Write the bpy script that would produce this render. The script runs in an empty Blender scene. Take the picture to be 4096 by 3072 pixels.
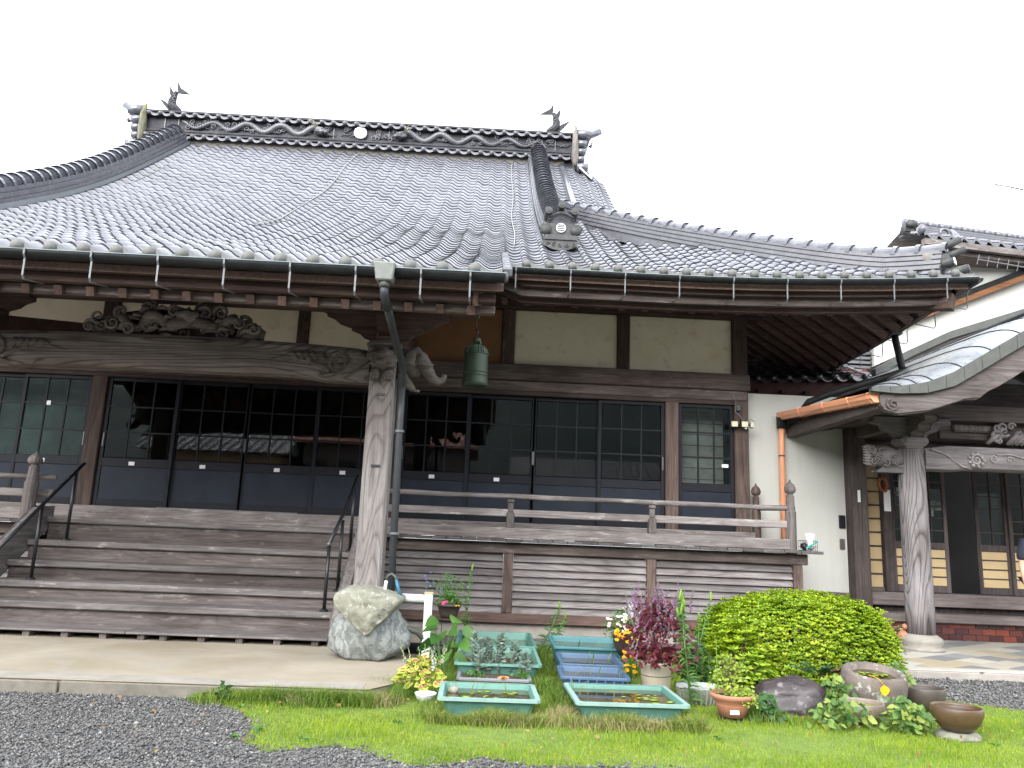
import bpy, bmesh, math, random
import numpy as np
from mathutils import Vector, Matrix, noise
R=math.radians; pi=math.pi; sin=math.sin; cos=math.cos
rng=random.Random(7)
scene=bpy.context.scene
COL=scene.collection
# ------------------------------------------------------------------ camera
cd=bpy.data.cameras.new("camera"); cam=bpy.data.objects.new("camera",cd); COL.objects.link(cam)
cd.sensor_width=36; cd.lens=27.017; cd.clip_end=500; cd.clip_start=.05
_y,_p,_r=R(1.704),R(11.131),R(2.343)
F=Vector((sin(_y)*cos(_p),cos(_y)*cos(_p),sin(_p))); Rt=Vector((cos(_y),-sin(_y),0)); U=Rt.cross(F)
R2=Rt*cos(_r)+U*sin(_r); U2=U*cos(_r)-Rt*sin(_r)
m=Matrix((R2,U2,-F)).transposed().to_4x4(); m.translation=(0,0,1.35); cam.matrix_world=m
scene.camera=cam
# ------------------------------------------------------------------ sky, sun, exposure (overcast, light rain)
SUN_EL,SUN_AZ=R(27),R(205)
W=bpy.data.worlds.new("World"); scene.world=W; W.use_nodes=True
nt=W.node_tree; nt.nodes.clear()
out=nt.nodes.new('ShaderNodeOutputWorld'); bg=nt.nodes.new('ShaderNodeBackground')
sky=nt.nodes.new('ShaderNodeTexSky'); sky.sky_type='NISHITA'; sky.sun_disc=False
sky.sun_elevation=SUN_EL; sky.sun_rotation=SUN_AZ; sky.air_density=1; sky.dust_density=6; sky.ozone_density=1
hs=nt.nodes.new('ShaderNodeHueSaturation'); hs.inputs['Saturation'].default_value=.10
cl=nt.nodes.new('ShaderNodeMix'); cl.data_type='RGBA'; cl.inputs[0].default_value=.72
cl.inputs[7].default_value=(9.0,9.45,10.2,1)            # even cloud deck over the clear-sky term
nt.links.new(sky.outputs[0],hs.inputs['Color']); nt.links.new(hs.outputs[0],cl.inputs[6])
nt.links.new(cl.outputs[2],bg.inputs[0]); bg.inputs[1].default_value=.12
nt.links.new(bg.outputs[0],out.inputs[0])
sd=bpy.data.lights.new("sun",'SUN'); sd.energy=1.5; sd.angle=R(75); sd.color=(1,.98,.96)
so=bpy.data.objects.new("sun",sd); COL.objects.link(so)
_d=Vector((sin(SUN_AZ)*cos(SUN_EL),cos(SUN_AZ)*cos(SUN_EL),sin(SUN_EL))); so.rotation_euler=_d.to_track_quat('Z','Y').to_euler(); so.location=(0,-5,30)
vs=scene.view_settings; vs.view_transform='Standard'; vs.look='None'; vs.exposure=1.87; vs.gamma=1; vs.use_curve_mapping=False
scene.cycles.use_denoising=True
scene.cycles.max_bounces=6; scene.cycles.transparent_max_bounces=8; scene.cycles.diffuse_bounces=3; scene.cycles.glossy_bounces=3
scene.cycles.caustics_reflective=False; scene.cycles.caustics_refractive=False
# ------------------------------------------------------------------ mesh builder
LR=random.Random(99)
class MB:
    def __init__(s): s.v=[]; s.f=[]
    def add(s,vs,fs):
        n=len(s.v); s.v+=[tuple(v) for v in vs]; s.f+=[tuple(i+n for i in f) for f in fs]; return s
    def box(s,x0,x1,y0,y1,z0,z1):
        return s.add([(x0,y0,z0),(x1,y0,z0),(x1,y1,z0),(x0,y1,z0),(x0,y0,z1),(x1,y0,z1),(x1,y1,z1),(x0,y1,z1)],
            [(0,3,2,1),(4,5,6,7),(0,1,5,4),(1,2,6,5),(2,3,7,6),(3,0,4,7)])
    def bar(s,a,b,w,h,up=(0,0,1)):
        a,b=Vector(a),Vector(b); d=(b-a).normalized(); r=d.cross(Vector(up)).normalized()*w/2; u=r.cross(d).normalized()*h/2
        vs=[a-r-u,a+r-u,a+r+u,a-r+u,b-r-u,b+r-u,b+r+u,b-r+u]
        return s.add(vs,[(0,1,2,3),(4,7,6,5),(0,4,5,1),(1,5,6,2),(2,6,7,3),(3,7,4,0)])
    def tube(s,pts,r,n=8,caps=True,flat=1,ref=None):
        pts=[Vector(p) for p in pts]; m=len(pts); rs=r if isinstance(r,(list,tuple)) else [r]*m
        vs=[]; fs=[]; pu=None
        for i,p in enumerate(pts):
            t=(pts[min(i+1,m-1)]-pts[max(i-1,0)])
            t=t.normalized() if t.length>1e-9 else Vector((0,0,1))
            if pu is None:
                q=Vector(ref) if ref else (Vector((0,1,0)) if abs(t.y)<.9 else Vector((1,0,0)))
                pu=(q-t*q.dot(t)).normalized()
            else:
                pu=(pu-t*pu.dot(t)); pu=pu.normalized() if pu.length>1e-6 else Vector((0,1,0))
            w=t.cross(pu)
            for k in range(n):
                a=2*pi*k/n; vs.append(p+pu*(cos(a)*rs[i]*flat)+w*(sin(a)*rs[i]))
        for i in range(m-1):
            for k in range(n):
                fs.append((i*n+k,i*n+(k+1)%n,(i+1)*n+(k+1)%n,(i+1)*n+k))
        if caps: fs.append(tuple(range(n-1,-1,-1))); fs.append(tuple((m-1)*n+k for k in range(n)))
        return s.add(vs,fs)
    def lathe(s,prof,c,n=16,sq=None):
        vs=[]; fs=[]; c=Vector(c)
        for r,z in prof:
            for k in range(n):
                a=2*pi*(k+.5)/n; vs.append(c+Vector((cos(a)*r,sin(a)*r,z)))
        m=len(prof)
        for i in range(m-1):
            for k in range(n): fs.append((i*n+k,i*n+(k+1)%n,(i+1)*n+(k+1)%n,(i+1)*n+k))
        fs.append(tuple(range(n-1,-1,-1))); fs.append(tuple((m-1)*n+k for k in range(n)))
        return s.add(vs,fs)
    def prism(s,poly,a0,a1,ax='y'):
        n=len(poly); f=(lambda p,a:(p[0],a,p[1])) if ax=='y' else (lambda p,a:(a,p[0],p[1])) if ax=='x' else (lambda p,a:(p[0],p[1],a))
        vs=[f(p,a0) for p in poly]+[f(p,a1) for p in poly]
        fs=[tuple(range(n)),tuple(range(2*n-1,n-1,-1))]+[(i,(i+1)%n+0,(i+1)%n+n,i+n) for i in range(n)]
        return s.add(vs,fs)
    def blob(s,c,rad,sub=3,amp=.15,fr=1.5,seed=0,fn=None):
        bm=bmesh.new(); bmesh.ops.create_icosphere(bm,subdivisions=sub,radius=1)
        c=Vector(c); rad=Vector(rad) if hasattr(rad,'__len__') else Vector((rad,)*3); vs=[]
        for v in bm.verts:
            d=v.co.copy(); k=1+amp*noise.noise(d*fr+Vector((seed*7.3,seed*1.7,seed)))+amp*.4*noise.noise(d*fr*2.7+Vector((seed,3,seed)))
            q=Vector((d.x*rad.x,d.y*rad.y,d.z*rad.z))*k
            if fn: q=fn(q,d)
            vs.append(c+q)
        fs=[[v.index for v in f.verts] for f in bm.faces]; bm.free(); return s.add(vs,fs)
    def spiral(s,c,r0,turns,th,nrm='y',a0=0,n=5,sgn=1,taper=.35,squash=1):
        pts=[]; rs=[]; N=max(8,int(turns*12))
        for i in range(N+1):
            t=i/N; a=a0+sgn*t*turns*2*pi; r=r0*(1-t*.9)
            pts.append((c[0]+cos(a)*r,c[1],c[2]+sin(a)*r*squash) if nrm=='y' else (c[0],c[1]+cos(a)*r,c[2]+sin(a)*r*squash)); rs.append(th*(1-t*(1-taper)))
        return s.tube(pts,rs,n)
    def leaf(s,b,d,L,w,up=None,droop=.25,seg=2,fold=.12,tip=.5):
        if up is None: up=(LR.gauss(0,.7),-.55+LR.gauss(0,.5),.55)
        b=Vector(b); d=Vector(d).normalized(); r=d.cross(Vector(up))
        r=r.normalized() if r.length>1e-4 else Vector((1,0,0)); u=r.cross(d)
        vs=[b]; prof=[(.33,1.0),(.68,.78)] if seg==2 else [(.2,.7),(.45,1.0),(.75,.66)]
        for t,ww in prof:
            m=b+d*(L*t)-Vector((0,0,1))*(droop*L*t*t)
            vs+= [m-r*(w*ww/2)+u*(fold*w*ww),m,m+r*(w*ww/2)+u*(fold*w*ww)]
        vs.append(b+d*L-Vector((0,0,1))*(droop*L))
        fs=[(0,1,2),(0,2,3)]
        for i in range(len(prof)-1):
            k=1+3*i; fs+=[(k,k+3,k+4,k+1),(k+1,k+4,k+5,k+2)]
        k=1+3*(len(prof)-1); e=len(vs)-1; fs+=[(k,e,k+1),(k+1,e,k+2)]
        return s.add(vs,fs)
    def mesh(s,name,mat,smooth=False):
        me=bpy.data.meshes.new(name); me.from_pydata(s.v,[],s.f)
        for mm in (mat if isinstance(mat,(list,tuple)) else [mat]): me.materials.append(mm)
        if smooth: me.polygons.foreach_set('use_smooth',[True]*len(me.polygons))
        me.update(); return me
    def build(s,name,mat,parent=None,smooth=False,bevel=0,kind=None,midx=None):
        me=s.mesh(name,mat,smooth)
        if midx is not None: me.polygons.foreach_set('material_index',midx)
        if bevel:
            bm=bmesh.new(); bm.from_mesh(me)
            bmesh.ops.bevel(bm,geom=[e for e in bm.edges if e.is_manifold and e.calc_face_angle(0)>.6],offset=bevel,segments=1,affect='EDGES',clamp_overlap=True)
            bm.to_mesh(me); bm.free()
        return link(name,me,parent,kind)
WORLDLOC={}
def link(name,me,parent=None,kind=None,loc=None):
    o=bpy.data.objects.new(name,me); COL.objects.link(o)
    if loc is not None: o.location=loc
    if parent is not None: setpar(o,parent)
    if kind: o['kind']=kind
    return o
def setpar(o,p):
    o.parent=p
    l=p.get('_w')
    if l is not None: o.matrix_parent_inverse=Matrix.Translation(-Vector(l))
def thing(name,label,cat,loc=(0,0,0),group=None):
    o=bpy.data.objects.new(name,None); COL.objects.link(o); o.location=loc; o['_w']=list(loc); o.empty_display_size=.1
    o['label']=label; o['category']=cat
    group=group or GROUPS.get(name)
    if group: o['group']=group
    return o
GROUPS={'water_tray':'plastic water trays on the lawn','water_bowl':'bowls of water around the stone mortar','lily_plant':'lily stems among the trays','stair_handrail':'handrails on the temple steps','tv_antenna':'television antennas by the white house','leafy_vine':'leafy vines around the pots','water_sprouts':'sprouts growing in the trays','village_house':'village houses across the yard','potted_flowers':'flower pots on wire stands','lily_pads':'floating lily pads'}
def tag(o,label,cat,group=None):
    o['label']=label; o['category']=cat
    if group: o['group']=group
    return o
def boxpart(name,mat,parent,x0,x1,y0,y1,z0,z1,bevel=.008): return MB().box(x0,x1,y0,y1,z0,z1).build(name,mat,parent,bevel=bevel)
# ------------------------------------------------------------------ materials
def newmat(name):
    m=bpy.data.materials.new(name); m.use_nodes=True; t=m.node_tree; b=t.nodes['Principled BSDF']; return m,t,b
def N(t,typ,**k):
    n=t.nodes.new(typ)
    for a,v in k.items():
        if a.startswith('i_'): n.inputs[a[2:].replace('_',' ')].default_value=v
        else: setattr(n,a,v)
    return n
def ramp(t,fac,stops):
    r=t.nodes.new('ShaderNodeValToRGB'); e=r.color_ramp.elements
    while len(e)<len(stops): e.new(.5)
    for el,(p,c) in zip(e,stops): el.position=p; el.color=(*c,1)
    t.links.new(fac,r.inputs[0]); return r.outputs[0]
def mixc(t,fac,a,b,mode='MIX'):
    n=t.nodes.new('ShaderNodeMix'); n.data_type='RGBA'; n.blend_type=mode
    for i,x in ((0,fac),(6,a),(7,b)):
        if hasattr(x,'is_linked') or hasattr(x,'links'): t.links.new(x,n.inputs[i])
        else: n.inputs[i].default_value=x if not isinstance(x,tuple) or len(x)==4 else (*x,1)
    return n.outputs[2]
def coords(t,scale=(1,1,1),kind='Object'):
    tc=t.nodes.new('ShaderNodeTexCoord'); mp=t.nodes.new('ShaderNodeMapping'); mp.inputs['Scale'].default_value=scale
    t.links.new(tc.outputs[kind],mp.inputs['Vector']); return mp.outputs[0]
def noi(t,vec,scale,detail=4,rough=.55,dist=0):
    n=N(t,'ShaderNodeTexNoise'); n.inputs['Scale'].default_value=scale; n.inputs['Detail'].default_value=detail; n.inputs['Roughness'].default_value=rough; n.inputs['Distortion'].default_value=dist
    t.links.new(vec,n.inputs['Vector']); return n.outputs[0]
def bump(t,b,h,strength=.3,dist=.01):
    n=N(t,'ShaderNodeBump'); n.inputs['Strength'].default_value=strength; n.inputs['Distance'].default_value=dist
    t.links.new(h,n.inputs['Height']); t.links.new(n.outputs[0],b.inputs['Normal'])
def objrand(t,col,lo=.8,hi=1.15):
    oi=t.nodes.new('ShaderNodeObjectInfo'); mr=t.nodes.new('ShaderNodeMapRange'); mr.inputs[3].default_value=lo; mr.inputs[4].default_value=hi
    t.links.new(oi.outputs['Random'],mr.inputs[0]); c=t.nodes.new('ShaderNodeCombineColor')
    for i in range(3): t.links.new(mr.outputs[0],c.inputs[i])
    return mixc(t,1.0,col,c.outputs[0],'MULTIPLY')
def wood(name,light,dark,axis='x',rough=.75,fig=.0,pale=None,sc=1,sat=.55):
    gr=lambda c:tuple(sum(c)/3+(q-sum(c)/3)*sat for q in c)
    light,dark=gr(light),gr(dark)
    m,t,b=newmat(name); st={'x':(.5,9,9),'y':(9,.5,9),'z':(9,9,.5)}[axis]
    v=coords(t,tuple(q*sc for q in st)); g=noi(t,v,3.2,8,.65,.6)
    c=ramp(t,g,[(.3,dark),(.52,tuple((a+d)/2 for a,d in zip(light,dark))),(.72,light)])
    if fig:
        v2=coords(t,{'x':(.16,1.3,1.3),'y':(1.3,.16,1.3),'z':(1.3,1.3,.16)}[axis])
        w=noi(t,v2,1.7,1,.4,.3); mm=N(t,'ShaderNodeMath',operation='MULTIPLY'); mm.inputs[1].default_value=32; t.links.new(w,mm.inputs[0])
        fr=N(t,'ShaderNodeMath',operation='FRACT'); t.links.new(mm.outputs[0],fr.inputs[0])
        ln=ramp(t,fr.outputs[0],[(0,(.30,.27,.26)),(.13,(.62,.6,.58)),(.3,(1,1,1)),(.85,(1,1,1)),(1,(.55,.5,.48))])
        c=mixc(t,fig,c,mixc(t,1.0,c,ln,'MULTIPLY'))
    big=noi(t,coords(t),1.4,4,.6); c=mixc(t,1.0,c,ramp(t,big,[(.3,(.68,.66,.66)),(.7,(1.12,1.12,1.13))]),'MULTIPLY')
    if pale:
        p=noi(t,coords(t,{'x':(1.2,6,6),'y':(6,1.2,6),'z':(6,6,1.2)}[axis]),2.5,6,.7); c=mixc(t,ramp(t,p,[(.58,(0,0,0)),(.70,(.8,.8,.8))]),c,pale)
    t.links.new(objrand(t,c,.72,1.22),b.inputs['Base Color']); b.inputs['Roughness'].default_value=rough; b.inputs['Specular IOR Level'].default_value=.12
    bump(t,b,g,.35,.006); return m
def plain(name,col,rough=.6,var=.15,scale=8,metal=0,spec=.4,bmp=0,obr=False):
    m,t,b=newmat(name); g=noi(t,coords(t),scale,5,.6)
    c=ramp(t,g,[(.3,tuple(x*(1-var) for x in col)),(.7,tuple(min(1,x*(1+var)) for x in col))])
    if obr: c=objrand(t,c,.85,1.12)
    t.links.new(c,b.inputs['Base Color']); b.inputs['Roughness'].default_value=rough; b.inputs['Metallic'].default_value=metal; b.inputs['Specular IOR Level'].default_value=spec
    if bmp: bump(t,b,g,bmp,.01)
    return m
def leafmat(name,stops,rough=.45,trans=.35,patch=None):
    m,t,b=newmat(name); ge=t.nodes.new('ShaderNodeNewGeometry')
    c=ramp(t,ge.outputs['Random Per Island'],[(i/(len(stops)-1),s) for i,s in enumerate(stops)])
    if patch: c=mixc(t,1.0,c,ramp(t,noi(t,coords(t),patch,5,.65),[(.3,(.62,.72,.6)),(.5,(1,1,1)),(.7,(1.3,1.18,1.1))]),'MULTIPLY')
    t.links.new(c,b.inputs['Base Color']); b.inputs['Roughness'].default_value=rough; b.inputs['Specular IOR Level'].default_value=.35
    tr=t.nodes.new('ShaderNodeBsdfTranslucent'); t.links.new(c,tr.inputs[0]); mx=t.nodes.new('ShaderNodeMixShader'); mx.inputs[0].default_value=trans
    t.links.new(b.outputs[0],mx.inputs[1]); t.links.new(tr.outputs[0],mx.inputs[2]); t.links.new(mx.outputs[0],t.nodes['Material Output'].inputs[0]); return m
def stonemat(name,a,c,scale=5,rough=.8,spots=None,bmp=.5,vein=None):
    m,t,b=newmat(name); v=coords(t); g=noi(t,v,scale,8,.65,.4)
    col=ramp(t,g,[(.3,a),(.7,c)])
    if vein:
        w=N(t,'ShaderNodeTexWave'); w.inputs['Scale'].default_value=2.2; w.inputs['Distortion'].default_value=26; w.inputs['Detail'].default_value=9; w.inputs['Detail Scale'].default_value=.9; w.inputs['Detail Roughness'].default_value=.7
        t.links.new(v,w.inputs['Vector']); col=mixc(t,ramp(t,w.outputs[1],[(.25,(0,0,0)),(.9,(.8,.8,.8))]),col,vein)
    if spots:
        s=noi(t,v,scale*2.2,6,.7); col=mixc(t,ramp(t,s,[(.56,(0,0,0)),(.64,(1,1,1))]),col,spots)
    t.links.new(col,b.inputs['Base Color']); b.inputs['Roughness'].default_value=rough; bump(t,b,g,bmp,.02); return m
M={}
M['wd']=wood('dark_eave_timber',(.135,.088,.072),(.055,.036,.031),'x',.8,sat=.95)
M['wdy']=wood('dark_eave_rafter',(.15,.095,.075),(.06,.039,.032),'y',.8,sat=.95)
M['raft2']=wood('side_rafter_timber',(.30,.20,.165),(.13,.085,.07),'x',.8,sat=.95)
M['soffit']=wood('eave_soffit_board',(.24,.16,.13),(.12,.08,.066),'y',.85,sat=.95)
M['wbz']=wood('brown_post_timber',(.165,.115,.092),(.055,.036,.03),'z',.72,.5,sat=.85)
M['wbx']=wood('brown_beam_timber',(.20,.155,.132),(.07,.05,.042),'x',.75,.25,(.26,.23,.215),sat=.8)
M['wgx']=wood('grey_weathered_timber',(.31,.265,.24),(.125,.095,.082),'x',.8,.3,(.42,.39,.37))
M['wgz']=wood('grey_weathered_post',(.22,.185,.165),(.075,.055,.047),'z',.8,.35)
M['wgy']=wood('grey_weathered_plank',(.25,.22,.205),(.10,.08,.072),'y',.8,.2)
M['plank']=wood('veranda_plank_timber',(.15,.135,.125),(.07,.06,.054),'y',.9,.2)
M['pil']=wood('pale_grain_pillar',(.42,.37,.335),(.22,.185,.165),'z',.75,.6)
M['beam']=wood('carved_beam_timber',(.33,.275,.225),(.15,.118,.095),'x',.75,.9)
M['step']=wood('step_timber',(.235,.205,.192),(.10,.08,.072),'x',.8,.2,(.40,.37,.35))
M['riser']=wood('step_riser_timber',(.185,.145,.128),(.075,.054,.046),'x',.85,.3,(.25,.215,.195))
M['siding']=wood('siding_board_timber',(.275,.24,.232),(.135,.11,.103),'x',.75,.45)
M['carve']=wood('carving_timber',(.30,.245,.20),(.10,.075,.06),'x',.8)
M['carvp']=wood('porch_carving_timber',(.30,.265,.255),(.15,.125,.12),'x',.8,.25)
M['porchp']=wood('porch_pillar_timber',(.33,.30,.30),(.15,.125,.12),'z',.75,.9)
M['plaster']=stonemat('cream_plaster',(.77,.68,.51),(.87,.79,.63),2.2,.9,spots=(.70,.60,.44),bmp=.15)
M['plbrown']=stonemat('ochre_plaster',(.20,.095,.042),(.26,.13,.062),2.2,.9,bmp=.1)
def wallmat():
    m,t,b=newmat('white_wall_render'); g=noi(t,coords(t,(5,5,.45)),1.6,7,.7); h=noi(t,coords(t),1.1,4)
    c=ramp(t,g,[(.25,(.47,.465,.425)),(.5,(.50,.50,.46)),(.8,(.515,.515,.48))]); c=mixc(t,1.0,c,ramp(t,h,[(.3,(.93,.93,.92)),(.7,(1.03,1.03,1.03))]),'MULTIPLY')
    t.links.new(c,b.inputs['Base Color']); b.inputs['Roughness'].default_value=.9; bump(t,b,noi(t,coords(t),40,4),.1,.004); return m
M['white']=wallmat()
M['white0']=stonemat('white_wall_plain',(.54,.54,.495),(.62,.62,.575),1.5,.9,bmp=.05)
M['navy']=plain('navy_door_paint',(.010,.011,.015),.6,.2,4,0,.2)
M['navyp']=plain('navy_door_panel',(.014,.018,.028),.6,.25,3,0,.2)
M['black']=plain('black_metal',(.012,.012,.014),.35,.2)
M['galv']=plain('galvanised_strap',(.13,.135,.14),.5,.2,12,.2)
M['gut']=plain('bronze_gutter',(.013,.014,.014),.55,.35,9,0,.15)
M['gutlip']=plain('pale_gutter_lip',(.22,.28,.30),.4,.2)
M['pipeg']=plain('grey_downpipe',(.034,.037,.04),.45,.2,6)
M['pat']=stonemat('patinated_copper',(.048,.05,.043),(.08,.083,.073),9,.6,bmp=.1)
M['copper']=plain('copper_brown_gutter',(.74,.33,.18),.35,.06,3)
M['papers']=plain('paper_label',(.72,.72,.72),.8,.04)
M['conc']=stonemat('concrete_slab',(.21,.175,.12),(.31,.275,.215),1.1,.85,spots=(.26,.24,.20),bmp=.25)
M['concg']=stonemat('foundation_concrete',(.22,.20,.175),(.33,.30,.265),4,.9,bmp=.2)
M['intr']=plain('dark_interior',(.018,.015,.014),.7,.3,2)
M['mortar']=stonemat('ridge_mortar',(.13,.12,.105),(.20,.185,.165),6,.9,bmp=.2)
M['bronze']=stonemat('green_bronze',(.016,.030,.017),(.034,.056,.032),7,.55,bmp=.15)
def tilemat(name,c0,c1,rough,spec=.9,coat=.7):
    m,t,b=newmat(name); ge=t.nodes.new('ShaderNodeNewGeometry'); g=noi(t,coords(t),9,5,.6)
    c=ramp(t,g,[(.3,c0),(.7,c1)]); mr=ramp(t,ge.outputs['Random Per Island'],[(0,(.8,.79,.8)),(.5,(1,1,1)),(1,(1.16,1.16,1.2))]); c=mixc(t,1.0,c,mr,'MULTIPLY')
    t.links.new(objrand(t,c,.85,1.12),b.inputs['Base Color'])
    rr=ramp(t,noi(t,coords(t),3,4),[(.3,(rough*.75,)*3),(.7,(rough*1.3,)*3)]); t.links.new(rr,b.inputs['Roughness'])
    b.inputs['Specular IOR Level'].default_value=spec; b.inputs['Coat Weight'].default_value=coat; b.inputs['Coat Roughness'].default_value=.12; bump(t,b,noi(t,coords(t),60,3),.08,.004); return m
M['tile']=tilemat('wet_grey_roof_tile',(.060,.061,.073),(.12,.122,.142),.17,.65,.55)
M['tiled']=tilemat('dark_ridge_tile',(.07,.07,.08),(.12,.12,.135),.3,.5,.3)
M['tedge']=tilemat('tile_lip_painted_shade',(.016,.016,.019),(.028,.028,.032),.6,.2,0)  # tile lips coloured dark to paint in the shade gaps between rows
M['frz']=tilemat('frieze_clay',(.022,.022,.026),(.045,.045,.05),.6,.25,0)
M['frl']=tilemat('relief_clay',(.07,.07,.078),(.13,.13,.14),.45,.5,.2)
M['dome']=stonemat('lichened_tile_end',(.075,.075,.072),(.13,.13,.122),14,.6,spots=(.12,.12,.085),bmp=.2)
M['oni']=stonemat('lichened_ornament_clay',(.022,.022,.023),(.06,.06,.06),8,.6,spots=(.075,.085,.05),bmp=.3)
M['moss']=stonemat('mossy_clay',(.12,.115,.08),(.20,.19,.14),5,.9,spots=(.22,.22,.04),bmp=.4)
M['pale']=plain('white_crest_clay',(.72,.72,.72),.6,.08)
def glassmat():
    m,t,b=newmat('window_glass'); t.nodes.remove(b)
    tr=N(t,'ShaderNodeBsdfTransparent'); tr.inputs[0].default_value=(.80,.84,.83,1); gl=N(t,'ShaderNodeBsdfGlossy'); gl.inputs['Roughness'].default_value=.02
    fr=N(t,'ShaderNodeFresnel'); fr.inputs[0].default_value=1.48; mx=N(t,'ShaderNodeMixShader')
    t.links.new(fr.outputs[0],mx.inputs[0]); t.links.new(tr.outputs[0],mx.inputs[1]); t.links.new(gl.outputs[0],mx.inputs[2]); t.links.new(mx.outputs[0],t.nodes['Material Output'].inputs[0]); return m
M['glass']=glassmat()
# ================================================================== ground
def sheet(name,poly,z,mat,kind='structure'):
    o=MB().add([(x,y,z) for x,y in poly],[tuple(range(len(poly)))]).build(name,mat,kind=kind); return o
mg,t,b=newmat('gravel_bed')
v=coords(t); vo=N(t,'ShaderNodeTexVoronoi'); vo.inputs['Scale'].default_value=42; t.links.new(v,vo.inputs['Vector'])
c=ramp(t,vo.outputs['Color'],[(.1,(.05,.052,.055)),(.5,(.12,.122,.125)),(.9,(.27,.27,.265))]); c=mixc(t,1.0,c,ramp(t,noi(t,v,1.1,4),[(.3,(.7,.7,.7)),(.7,(1.25,1.22,1.18))]),'MULTIPLY')
t.links.new(c,b.inputs['Base Color']); b.inputs['Roughness'].default_value=.8; bump(t,b,vo.outputs['Distance'],.9,.02)
sheet('ground',[(-200,-120),(200,-120),(200,200),(-200,200)],0,mg)
msoil=stonemat('lawn_soil',(.07,.11,.02),(.13,.19,.03),6,.95,bmp=.4)
LAWN=[(-2.6, 6.47), (-2.29, 6.43), (-2.01, 6.37), (-1.72, 6.05), (-1.503, 5.666), (-1.444, 5.25), (-1.238, 5.034), (-1.102, 5.114), (-0.889, 5.207), (-0.706, 5.163), (-0.504, 4.937), (-0.329, 4.859), (-0.151, 4.879), (0.056, 5.084), (0.199, 4.997), (0.365, 4.917), (0.795, 4.966), (1.08, 4.958), (1.359, 4.931), (1.535, 4.855), (1.85, 4.52), (2.4, 4.32), (3.5, 4.22), (5.2, 4.22), (5.6, 6.6), (5.0, 6.9), (4.6, 7.25), (4.25, 7.5), (4.0, 8.4), (3.4, 9.3), (2.2, 9.9), (0.4, 10.0), (-0.4, 9.6), (-0.55, 8.6), (-0.7, 7.9), (-0.72, 7.25), (-1.13, 6.48), (-1.75, 6.45)]
sheet('lawn_soil',LAWN,.006,msoil)
M['edge']=stonemat('apron_edge_painted_shade',(.10,.088,.07),(.19,.17,.14),6,.9,spots=(.15,.14,.12),bmp=.4); M['bord']=stonemat('apron_border_concrete',(.20,.185,.155),(.29,.27,.235),5,.9,spots=(.24,.225,.19),bmp=.2)  # edge: shade of the front face put into its colour, plus stain spots
# concrete apron in front of the steps
ap=MB().prism([(-9.5,6.42),(-.86,6.495),(-.70,6.75),(-.68,9.2),(-.68,10.7),(-9.5,10.7)],-.05,.105,'z').build('concrete_apron',M['conc'],bevel=.015); ap['kind']='structure'
for k in range(4): boxpart('apron_edge',M['edge'],ap,-9.5+k*2.09,-9.5+k*2.09+2.08,6.385+k*.017,6.415+k*.017,-.02,.098,.006)
boxpart('apron_border',M['bord'],ap,-9.4,-.9,6.51,6.72,.1055,.108,0)
# ================================================================== temple hall
X0=-3.66; YD=11.76; XC=6.27-X0; YE=9.45
hall=thing('temple_hall','large timber temple hall with grey tiled hip and gable roof and front steps','temple',(X0,YD,0))
MX=lambda x:2*X0-x
# --- foundations, floor, dark interior
boxpart('foundation',M['concg'],hall,-1.5,4.45,10.82,11.0,-.03,.185)
boxpart('foundation',M['concg'],hall,-11.7,-5.9,10.82,11.0,-.03,.185)
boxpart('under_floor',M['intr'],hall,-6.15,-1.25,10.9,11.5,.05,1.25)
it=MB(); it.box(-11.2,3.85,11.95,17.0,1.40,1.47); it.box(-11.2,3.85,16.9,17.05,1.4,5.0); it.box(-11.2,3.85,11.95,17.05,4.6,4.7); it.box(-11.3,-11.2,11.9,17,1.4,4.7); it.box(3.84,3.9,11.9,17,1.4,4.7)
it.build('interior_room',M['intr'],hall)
# pieces seen through the panes, some standing in for reflections in the glass
boxpart('low_table',plain('white_cloth',(.55,.55,.6),.7),hall,-.3,2.35,13.2,13.7,1.85,2.02)
boxpart('inner_curtain',plain('grey_green_curtain',(.13,.17,.165),.9,.35,2.5),hall,-10.8,-6.1,12.5,12.52,1.5,3.6,0)  # inner curtain, its tint also painting in the pale green hill reflection
sp=boxpart('reflection_board',plain('grey_painted_reflection',(.30,.29,.265),.8),hall,3.0,3.8,12.2,12.22,1.5,3.6,0)  # added board painting in the lined wall reflection of the right pane
for k in range(11): boxpart('reflection_line',M['intr'],sp,3.0,3.8,12.19,12.2,1.62+k*.18,1.628+k*.18,0)  # dark lines of that painted reflection
# --- wall posts
for x0,x1 in ((3.82,4.04),(2.745,2.947),(-1.53,-1.31)):
    for xa,xb in ((x0,x1),(MX(x1),MX(x0))):
        boxpart('post',M['wbz'],hall,xa,xb,11.66,11.88,1.36,3.55 if abs(abs(x0-X0)-6.405)<.01 else 5.0,.012)
# --- plank wall behind (side walls) and upper struts, plaster panels
for x0,x1 in ((.17,.36),(1.99,2.18)):
    for xa,xb in ((x0,x1),(MX(x1),MX(x0))): boxpart('strut',M['wbz'],hall,xa,xb,11.70,11.86,3.96,4.87,.008)
for xa,xb in ((-3.03,-2.86),(-4.46,-4.29)): boxpart('strut',M['wbz'],hall,xa,xb,11.70,11.86,3.96,4.87,.008)
for (x0,x1),mt in (((.362,1.988),'plaster'),((2.182,3.818),'plaster'),((-1.308,.168),'plbrown')):
    for xa,xb in ((x0,x1),(MX(x1),MX(x0))): boxpart('plaster_panel',M[mt if xa>X0 or mt!='plbrown' else 'plaster'],hall,xa,xb,11.755,11.84,3.965,4.865,.012)
for xa,xb in ((-5.788,-4.462),(-4.288,-3.032),(-2.858,-1.532)): boxpart('plaster_panel',M['plaster'],hall,xa,xb,11.755,11.84,3.965,4.865,.012)
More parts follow.
